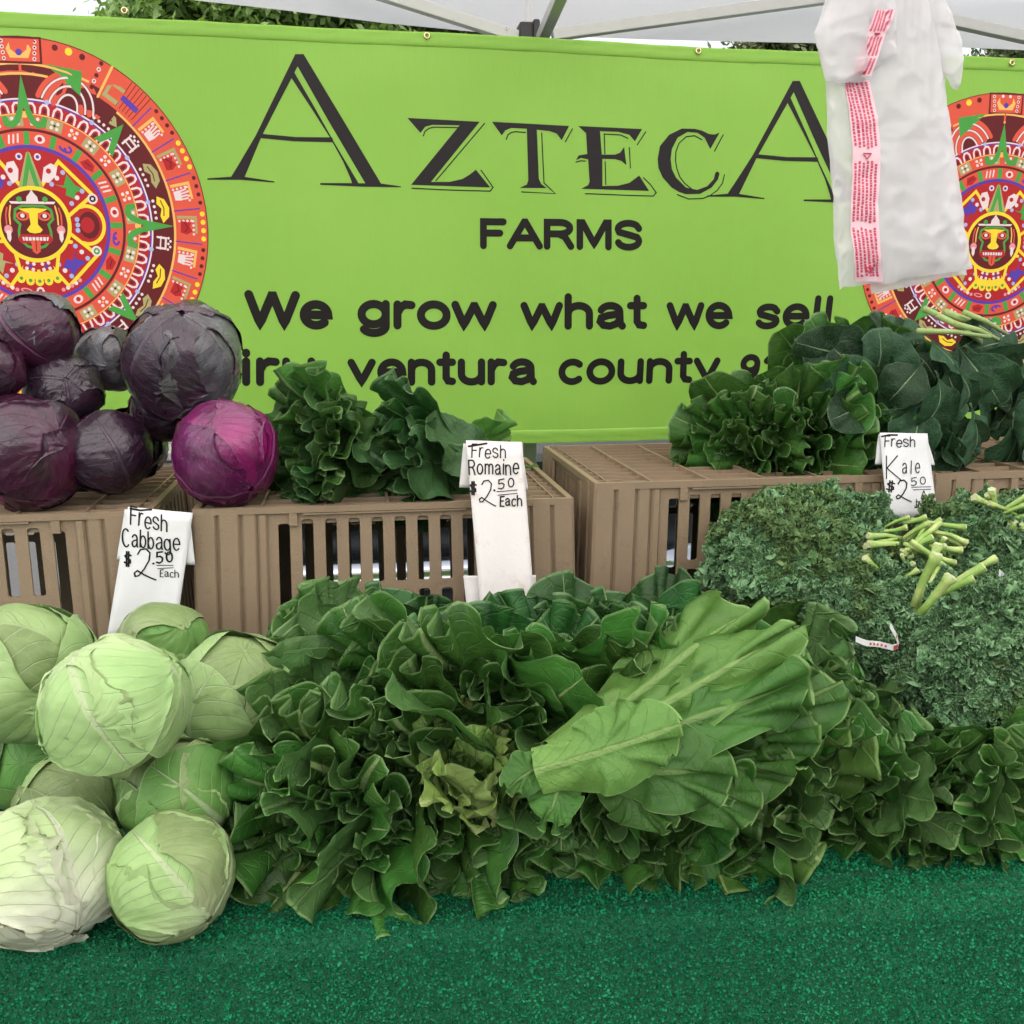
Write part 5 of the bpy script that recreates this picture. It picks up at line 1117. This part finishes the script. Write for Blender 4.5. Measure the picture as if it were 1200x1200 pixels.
    T3 = np.concatenate([b + np.array([t_]) for t_ in tri], 0); F3 = np.concatenate([F[:, [0, 1, 2]], F[:, [0, 2, 3]], T3], 0)
    return mk_mesh('leaf', np.concatenate([V, P]), F3, mat, uv=np.concatenate([UV, np.stack([U, np.full(len(U), .5)], -1)]))
P_K = [kale_leaf(900 + k, M_KALE) for k in range(6)]; P_KG = [kale_leaf(950 + k, M_KALEG) for k in range(3)]
g = G('kale_stem'); tc = g.n('TexCoord').outputs['Object']; c_ = g.mix(g.ramp(g.noise(tc, 30, 5), .35, .7), (.22, .38, .07), (.48, .58, .2)); mp = g.n('Mapping', {0: tc}); mp.inputs['Scale'].default_value = (300, 300, 60)
g.P(Base_Color=c_, Roughness=.45, Normal=g.bump(g.noise(tc, 160, 4), .0008)); stemm = g.m
cutm = plain('kale_stem_cut', (.46, .5, .26), .7, bump=.001, bscale=300)
def kale(px, py, v, rx, ry, rz, label, seed, n=44, stem_at=None, stems=(), yell=0.25, ties=()):
    c = at_v(px, py, v); t = thing('kale_bunch', label, 'kale', tuple(c), group='curly kale bunches on the right of the table'); rn = random.Random(seed)
    sa = Vector(stem_at) if stem_at else Vector((0, .3, 1)); sa.normalize()
    for i in range(n):
        zf = 1 - 1.55 * (i + .5) / n; rr = math.sqrt(max(0, 1 - zf * zf)); a = i * 2.39996; n_ = Vector((rr * math.cos(a), rr * math.sin(a), zf))
        if n_.y > .75: continue
        p = Vector((n_.x * rx, n_.y * ry, n_.z * rz)); out = Vector((n_.x / rx, n_.y / ry, n_.z / rz)).normalized()
        dr = (p - Vector((sa.x * rx, sa.y * ry, sa.z * rz))); dr = dr - out * dr.dot(out)
        if dr.length < .01: dr = Vector((rn.random(), rn.random(), 0))
        dr = dr.normalized() + Vector((rn.uniform(-.5, .5), rn.uniform(-.5, .5), rn.uniform(-.5, .5))) * .8 + out * .25
        M = frame(dr, out); s = rn.uniform(.62, .9); zc = M @ Vector((0, 0, 1))
        me = rn.choice(P_KG if rn.random() < yell else P_K)
        link('leaf', me, t, mat=Matrix.Translation(p * rn.uniform(.82, 1.0) - zc * .09 * s) @ M @ Matrix.Diagonal((s, s, s, 1)))
    stems = list(stems)
    for (x0, y0, x1, y1, w, dv) in list(stems)[::2]:      # thinner stalks among the listed ones
        ja = rn.uniform(-1, 1); stems.append((x0 + rn.uniform(-12, 12), y0 + rn.uniform(-8, 8), x1 + rn.uniform(-16, 16), y1 + rn.uniform(-12, 12), w * .75, dv + .006))
    for (x0, y0, x1, y1, w, dv) in stems:
        vf = v - ry * .85 + dv; B = at_v(x1, y1, vf); k = .0050 * w / 10; x0 += (x0 - x1) * .2; y0 += (y0 - y1) * .2; A = at_v(x0, y0, vf + .014); mid = A.lerp(B, .5) + Vector((rn.uniform(-.003, .003), 0, rn.uniform(-.002, .003)))
        m = MB(); m.tube([A, A.lerp(mid, .6), mid, mid.lerp(B, .7), B], [k * .7, k * .7, k * .78, k * .95, k * 1.3], 5); st = m.build('stem', stemm, t, smooth=True)
        dd = (B - A).normalized(); m = MB(); m.tube([B - dd * .0005, B + dd * .0016], [k * 1.2, k * 1.1], 5)
        o = m.build('cut_end', cutm, None); bpy.context.view_layer.update(); o.parent = st; o.location = -Vector(t.location)
        o.location = (0, 0, 0)
        me = o.data; co = np.zeros(len(me.vertices) * 3, dtype=np.float32); me.vertices.foreach_get('co', co); co = co.reshape(-1, 3) - np.array(t.location, dtype=np.float32); me.vertices.foreach_set('co', co.ravel()); me.update()
    return t
kale(935, 668, 1.36, .125, .12, .12, 'curly kale bunch at the left, beside the vents of the crate behind it', 1, n=56, stem_at=(.8, -.4, .6), stems=[(925, 618, 950, 640, 9, .04), (950, 622, 965, 632, 7, .04), (962, 652, 996, 676, 8, 0), (985, 650, 1000, 675, 8, 0), (968, 676, 940, 676, 8, .0), (975, 680, 945, 692, 9, 0), (960, 672, 942, 668, 7, 0)], yell=.4)
kale(950, 622, 1.44, .11, .08, .06, 'curly kale bunch farthest back, right below the Kale card', 2, n=36, stem_at=(.9, -.2, .5), yell=.5)
kale(1020, 730, 1.24, .11, .10, .10, 'curly kale bunch in the middle, its pale stems crossing in a V', 3, n=44, stem_at=(-.1, -.3, 1), stems=[
    (1050, 690, 1014, 654, 9, .03), (1048, 690, 1075, 668, 8, .03), (1045, 688, 1043, 662, 8, .04), (1050, 630, 1018, 628, 8, .06), (1057, 638, 1018, 638, 10, .05), (1080, 622, 1058, 655, 9, .06), (1095, 618, 1058, 648, 11, .05), (1078, 610, 1130, 618, 9, .07), (1100, 625, 1132, 636, 9, .05), (1095, 640, 1126, 645, 10, .04), (1075, 640, 1112, 670, 11, .03), (1062, 612, 1085, 606, 8, .07), (1058, 632, 1088, 612, 9, .07), (1050, 648, 1092, 630, 10, .05), (1090, 650, 1108, 640, 9, .04), (1066, 655, 1078, 640, 8, .05), (1094, 660, 1100, 690, 8, .03), (1060, 662, 1066, 650, 10, .05), (1040, 622, 1062, 618, 8, .07), (1098, 668, 1086, 690, 9, .02), (1056, 680, 1070, 660, 7, .04)], yell=.4)
kale(1165, 790, 1.09, .125, .11, .12, 'big curly kale bunch at the lower right, hanging over the lettuce', 4, n=60, stem_at=(-.4, -.2, 1), stems=[(1075, 700, 1098, 650, 12, -.02), (1084, 712, 1114, 676, 13, -.03), (1110, 688, 1152, 664, 11, -.01), (1108, 694, 1140, 678, 9, -.02)], yell=.2)
kale(1160, 655, 1.34, .10, .10, .09, 'curly kale bunch behind at the right, stems fanning over its top', 5, n=44, stem_at=(.3, -.2, 1), stems=[(1175, 600, 1142, 583, 11, .025), (1166, 598, 1162, 574, 10, .025), (1170, 600, 1205, 580, 10, .025), (1190, 604, 1160, 590, 8, .025), (1180, 610, 1215, 600, 10, .025), (1196, 660, 1186, 612, 13, .02), (1206, 655, 1194, 615, 13, .02), (1165, 606, 1200, 592, 8, .025)], yell=.3)
kale(1180, 648, 1.43, .06, .07, .045, 'low strip of curly kale at the back against the right crate', 6, n=26, stem_at=(0, 0, 1), yell=.5)
t = thing('support_crate', 'tan crate buried under the kale', 'crate', (at_v(1050, 700, 1.32).x - .22, 1.16, TZ + .001)); 
for nm, me in CRM: link(nm, me, t)
t.scale = (.72, .6, .42)
# twist ties round the bunches
g = G('twist_tie'); tc = g.n('TexCoord').outputs['UV']; tiem = plain('tie_paper', (.75, .75, .74), .5); tier = plain('tie_red', (.55, .08, .05), .5); tieb = plain('tie_teal', (.16, .38, .38), .5)
def band(pts, v, w, label, inkm, marks):
    P = [at_v(x, y, v - .0 * i) for i, (x, y) in enumerate(pts)]; c = P[0]; t = thing('twist_tie', label, 'twist tie', tuple(c)); V = []; n = len(P)
    for i, p in enumerate(P):
        V += [(p.x, p.y, p.z + w / 2), (p.x, p.y - .0, p.z - w / 2)]
    m = MB(); m.add(V, [(2*i, 2*i+1, 2*i+3, 2*i+2) for i in range(n-1)]); o = m.build('band', tiem, t); s_ = o.modifiers.new('t', 'SOLIDIFY'); s_.thickness = .0008
    m = MB()
    for (a, b, lo, hi) in marks:
        L = n - 1; i0 = min(int(a * L), L - 1); f = a * L - i0; p = P[i0].lerp(P[i0 + 1], f); i1 = min(int(b * L), L - 1); q_ = P[i1].lerp(P[i1 + 1], b * L - i1)
        m.add([(p.x, p.y - .0009, p.z + w * lo), (q_.x, q_.y - .0009, q_.z + w * lo), (q_.x, q_.y - .0009, q_.z + w * hi), (p.x, p.y - .0009, p.z + w * hi)], [(0, 1, 2, 3)])
    m.build('print', inkm, t)
band([(1003, 749), (1016, 754), (1030, 755), (1046, 759), (1053, 757), (1050, 745), (1043, 733)], 1.10, .0075, 'white twist tie with red print lying between the kale bunches', tier, [(.2 + .05 * k, .225 + .05 * k, -.2, .2) for k in range(5)] + [(.52, .64, -.4, .35), (.8, .84, -.3, .3)])
band([(1171, 671), (1178, 677), (1188, 682), (1202, 686), (1215, 688)], 1.165, .009, 'pale twist tie with teal print on the kale at the right picture edge', tieb, [(.08 + .07 * k, .11 + .07 * k, -.3, .3) for k in range(12)])

# ------------------------------------------------ bundle of thin plastic bags
g = G('thin_white_plastic'); tc = g.n('TexCoord').outputs['Object']; nz = g.noise(tc, 12, 5, .6)
g.P(Base_Color=g.mix(nz, (.80, .79, .80), (.86, .85, .86)), Roughness=.25); g.b.inputs['Specular IOR Level'].default_value = .6
mus = g.n('TexNoise'); mus.noise_type = 'RIDGED_MULTIFRACTAL'; mus.inputs['Scale'].default_value = 9; mus.inputs['Detail'].default_value = 4; g.set(mus.inputs['Vector'], tc)
g.P(Normal=g.bump(g.ma('ADD', g.ma('MULTIPLY', mus.outputs[0], .5), g.ma('MULTIPLY', g.noise(tc, 20, 3, .5), .3)), .0032))
tr = g.n('BsdfTranslucent', {'Color': (.9, .88, .9, 1)}); mx = g.n('MixShader'); mx.inputs[0].default_value = .35
g.t.links.new(g.b.outputs[0], mx.inputs[1]); g.t.links.new(tr.outputs[0], mx.inputs[2]); tp_ = g.n('BsdfTransparent', {'Color': (.97, .97, .98, 1)}); mx2 = g.n('MixShader'); mx2.inputs[0].default_value = .4
g.t.links.new(mx.outputs[0], mx2.inputs[1]); g.t.links.new(tp_.outputs[0], mx2.inputs[2]); g.t.links.new(mx2.outputs[0], g.out.inputs[0]); bagm = g.m
g = G('pink_print'); gn = g.noise(g.n('TexCoord').outputs['Object'], 60, 4); g.P(Base_Color=g.mix(gn, (.84, .5, .57), (.87, .66, .71)), Roughness=.4); pinkm = g.m
redi = plain('bag_red_ink', (.62, .05, .12), .4)
BGV = 1.30
bag = thing('plastic_bag_bundle', 'bundle of thin white plastic bags with pink print hanging from the canopy bar', 'plastic bags', tuple(at_v(1045, -60, BGV)))
def bag_sheet(name, left, right, v0, thick, seed, mat=bagm, wrinkle=.006, nu=110, nv=170):
    """left / right: pixel outlines from top to bottom; a flattened tube of film, closed all round"""
    tt_ = np.linspace(0, 1, nv); LP = [at_v(x, y, v0) for x, y in left]; RP = [at_v(x, y, v0) for x, y in right]
    def samp(P, t):
        k = np.linspace(0, 1, len(P)); return np.stack([np.interp(t, k, [p[i] for p in P]) for i in range(3)], -1)
    A, B = samp(LP, tt_), samp(RP, tt_); ang = np.linspace(0, 2 * math.pi, nu, endpoint=False)
    sx = np.sign(np.cos(ang)) * np.abs(np.cos(ang)) ** .75; sy = np.sign(np.sin(ang)) * np.abs(np.sin(ang)) ** .8
    q = (sx + 1) / 2; P = A[:, None] * (1 - q)[None, :, None] + B[:, None] * q[None, :, None]; taper = (1 - np.clip((tt_ - .93) / .07, 0, 1) ** 2 * .85)[:, None]
    P[..., 1] += -sy[None] * thick * taper; X, Z = P[..., 0], P[..., 2]
    n1 = vnoise(np.stack([X * 9, Z * 3.2, P[..., 1] * 5 + seed], -1), seed); n2 = vnoise(np.stack([X * 22 + 2 * n1, Z * 11 - n1 * 2, P[..., 1] * 9 + seed], -1), seed + 3); n3 = vnoise(np.stack([X * 60 + 9 * n1, Z * 18, 0 * X + seed], -1), seed + 5)
    g_ = np.sin(X * 260 + 4 * n1) * (1 - tt_[:, None]) ** 2 * .0035 + .0045 * vnoise(np.stack([X * 38 + Z * 3, Z * 2.2, 0 * X + seed], -1), seed + 21)
    n4 = vnoise(np.stack([X * 26 + Z * 14, Z * 26 - X * 14, 0 * X + seed], -1), seed + 8); n5 = vnoise(np.stack([X * 55 - Z * 30, Z * 50 + X * 33, 0 * X + seed], -1), seed + 9); low = .25 + .75 * tt_[:, None] ** 1.5
    P[..., 1] += wrinkle * (1.0 * n1 + low * (1.1 * np.abs(n2) + 1.0 * np.abs(n4) + .6 * np.abs(n5) - .7)) + g_; P[..., 0] += .002 * n2 ; P[..., 2] += .003 * n3 * np.clip(tt_[:, None] * 1.5 - .3, 0, 1)
    V = (P - np.array(bag.location)).reshape(-1, 3)
    F = grid_faces(nu, nv, wrap=True); o = link(name, mk_mesh(name, V, F, mat), bag); return o, P, sy
o1, PF, _sy = bag_sheet('bag_film', [(985, -70), (966, 0), (953, 40), (966, 90), (968, 160), (975, 240), (982, 339)], [(1085, -70), (1088, 0), (1100, 40), (1106, 90), (1116, 160), (1127, 240), (1137, 316)], BGV, .012, 11, wrinkle=.0055)
bag_sheet('bag_film', [(1000, -70), (990, 30), (1000, 120), (1010, 240), (1020, 344)], [(1090, -70), (1105, 40), (1112, 130), (1122, 240), (1134, 322)], BGV + .022, .008, 12, wrinkle=.0055)
bag_sheet('bag_handle', [(1075, -60), (1080, 0), (1095, 50), (1108, 90), (1118, 103)], [(1098, -60), (1108, 0), (1124, 40), (1128, 70), (1124, 104)], BGV + .01, .007, 13, wrinkle=.005, nu=40, nv=60)
bag_sheet('bag_handle', [(985, -60), (968, 5), (952, 40), (960, 70), (966, 96)], [(1050, -60), (1046, 5), (1048, 40), (1046, 66), (1010, 98)], BGV - .016, .006, 14, wrinkle=.006, nu=50, nv=60)
# printed strip: laid over the front of the film, rows of tiny unreadable marks and small triangles
def on_film(x, y, off=.0016):
    p = at_v(x, y, BGV); F_ = PF[:, _sy > .1].reshape(-1, 3); dd = (F_[:, 0] - p.x) ** 2 + (F_[:, 2] - p.z) ** 2; k = np.argsort(dd)[:6]; wq = 1 / (dd[k] + 1e-7)
    yv = (F_[k, 1] * wq).sum() / wq.sum() - off; return (p.x, yv, p.z)
def strip(name, f, w0, rows, mat_bg, y0, y1, seed, off0=0):
    """pink band with red rows; f(a, b) maps across/along the band to pixels"""
    rn = random.Random(seed); n = 40; V = []; 
    for i in range(n + 1):
        for j in range(7): V.append(np.array(on_film(*f(j / 6, i / n), .0014 + off0)) - np.array(bag.location))
    link(name, mk_mesh(name, V, grid_faces(7, n + 1), mat_bg), bag); m = MB()
    for r in range(rows):
        b = 0.01
        while b < .97:
            L = rn.uniform(.006, .016); a0 = .06 + r * (.88 / rows) + rn.uniform(0, .006); a1 = a0 + .55 * .88 / rows
            if not (.33 < b < .40 or .70 < b < .73) : 
                P = [on_film(*f(a, bb), .0022 + off0) for a, bb in ((a0, b), (a1, b), (a1, b + L), (a0, b + L))]; m.add(P, [(0, 1, 2, 3)])
            b += L * 1.35
    for b in (.365, .93):
        for (d0, d1) in (((.35, 0), (.65, 0)), ((.65, 0), (.5, .028)), ((.5, .028), (.35, 0))):
            A = on_film(*f(d0[0], b + d0[1]), .0026 + off0); B = on_film(*f(d1[0], b + d1[1]), .0026 + off0); m.tube([A, B], .0007, 4)
    m.build('print', redi, bag)
strip('print_band', lambda a, b: (984 + a * 30 + b * 21 + 5 * math.sin(b * 6), 96 + b * 234), 30, 6, pinkm, 0, 1, 4)
strip('print_band', lambda a, b: (988 + a * 22 + (1 - b) * 26, 18 + b * 76), 20, 5, pinkm, 0, 1, 5, off0=.0135)
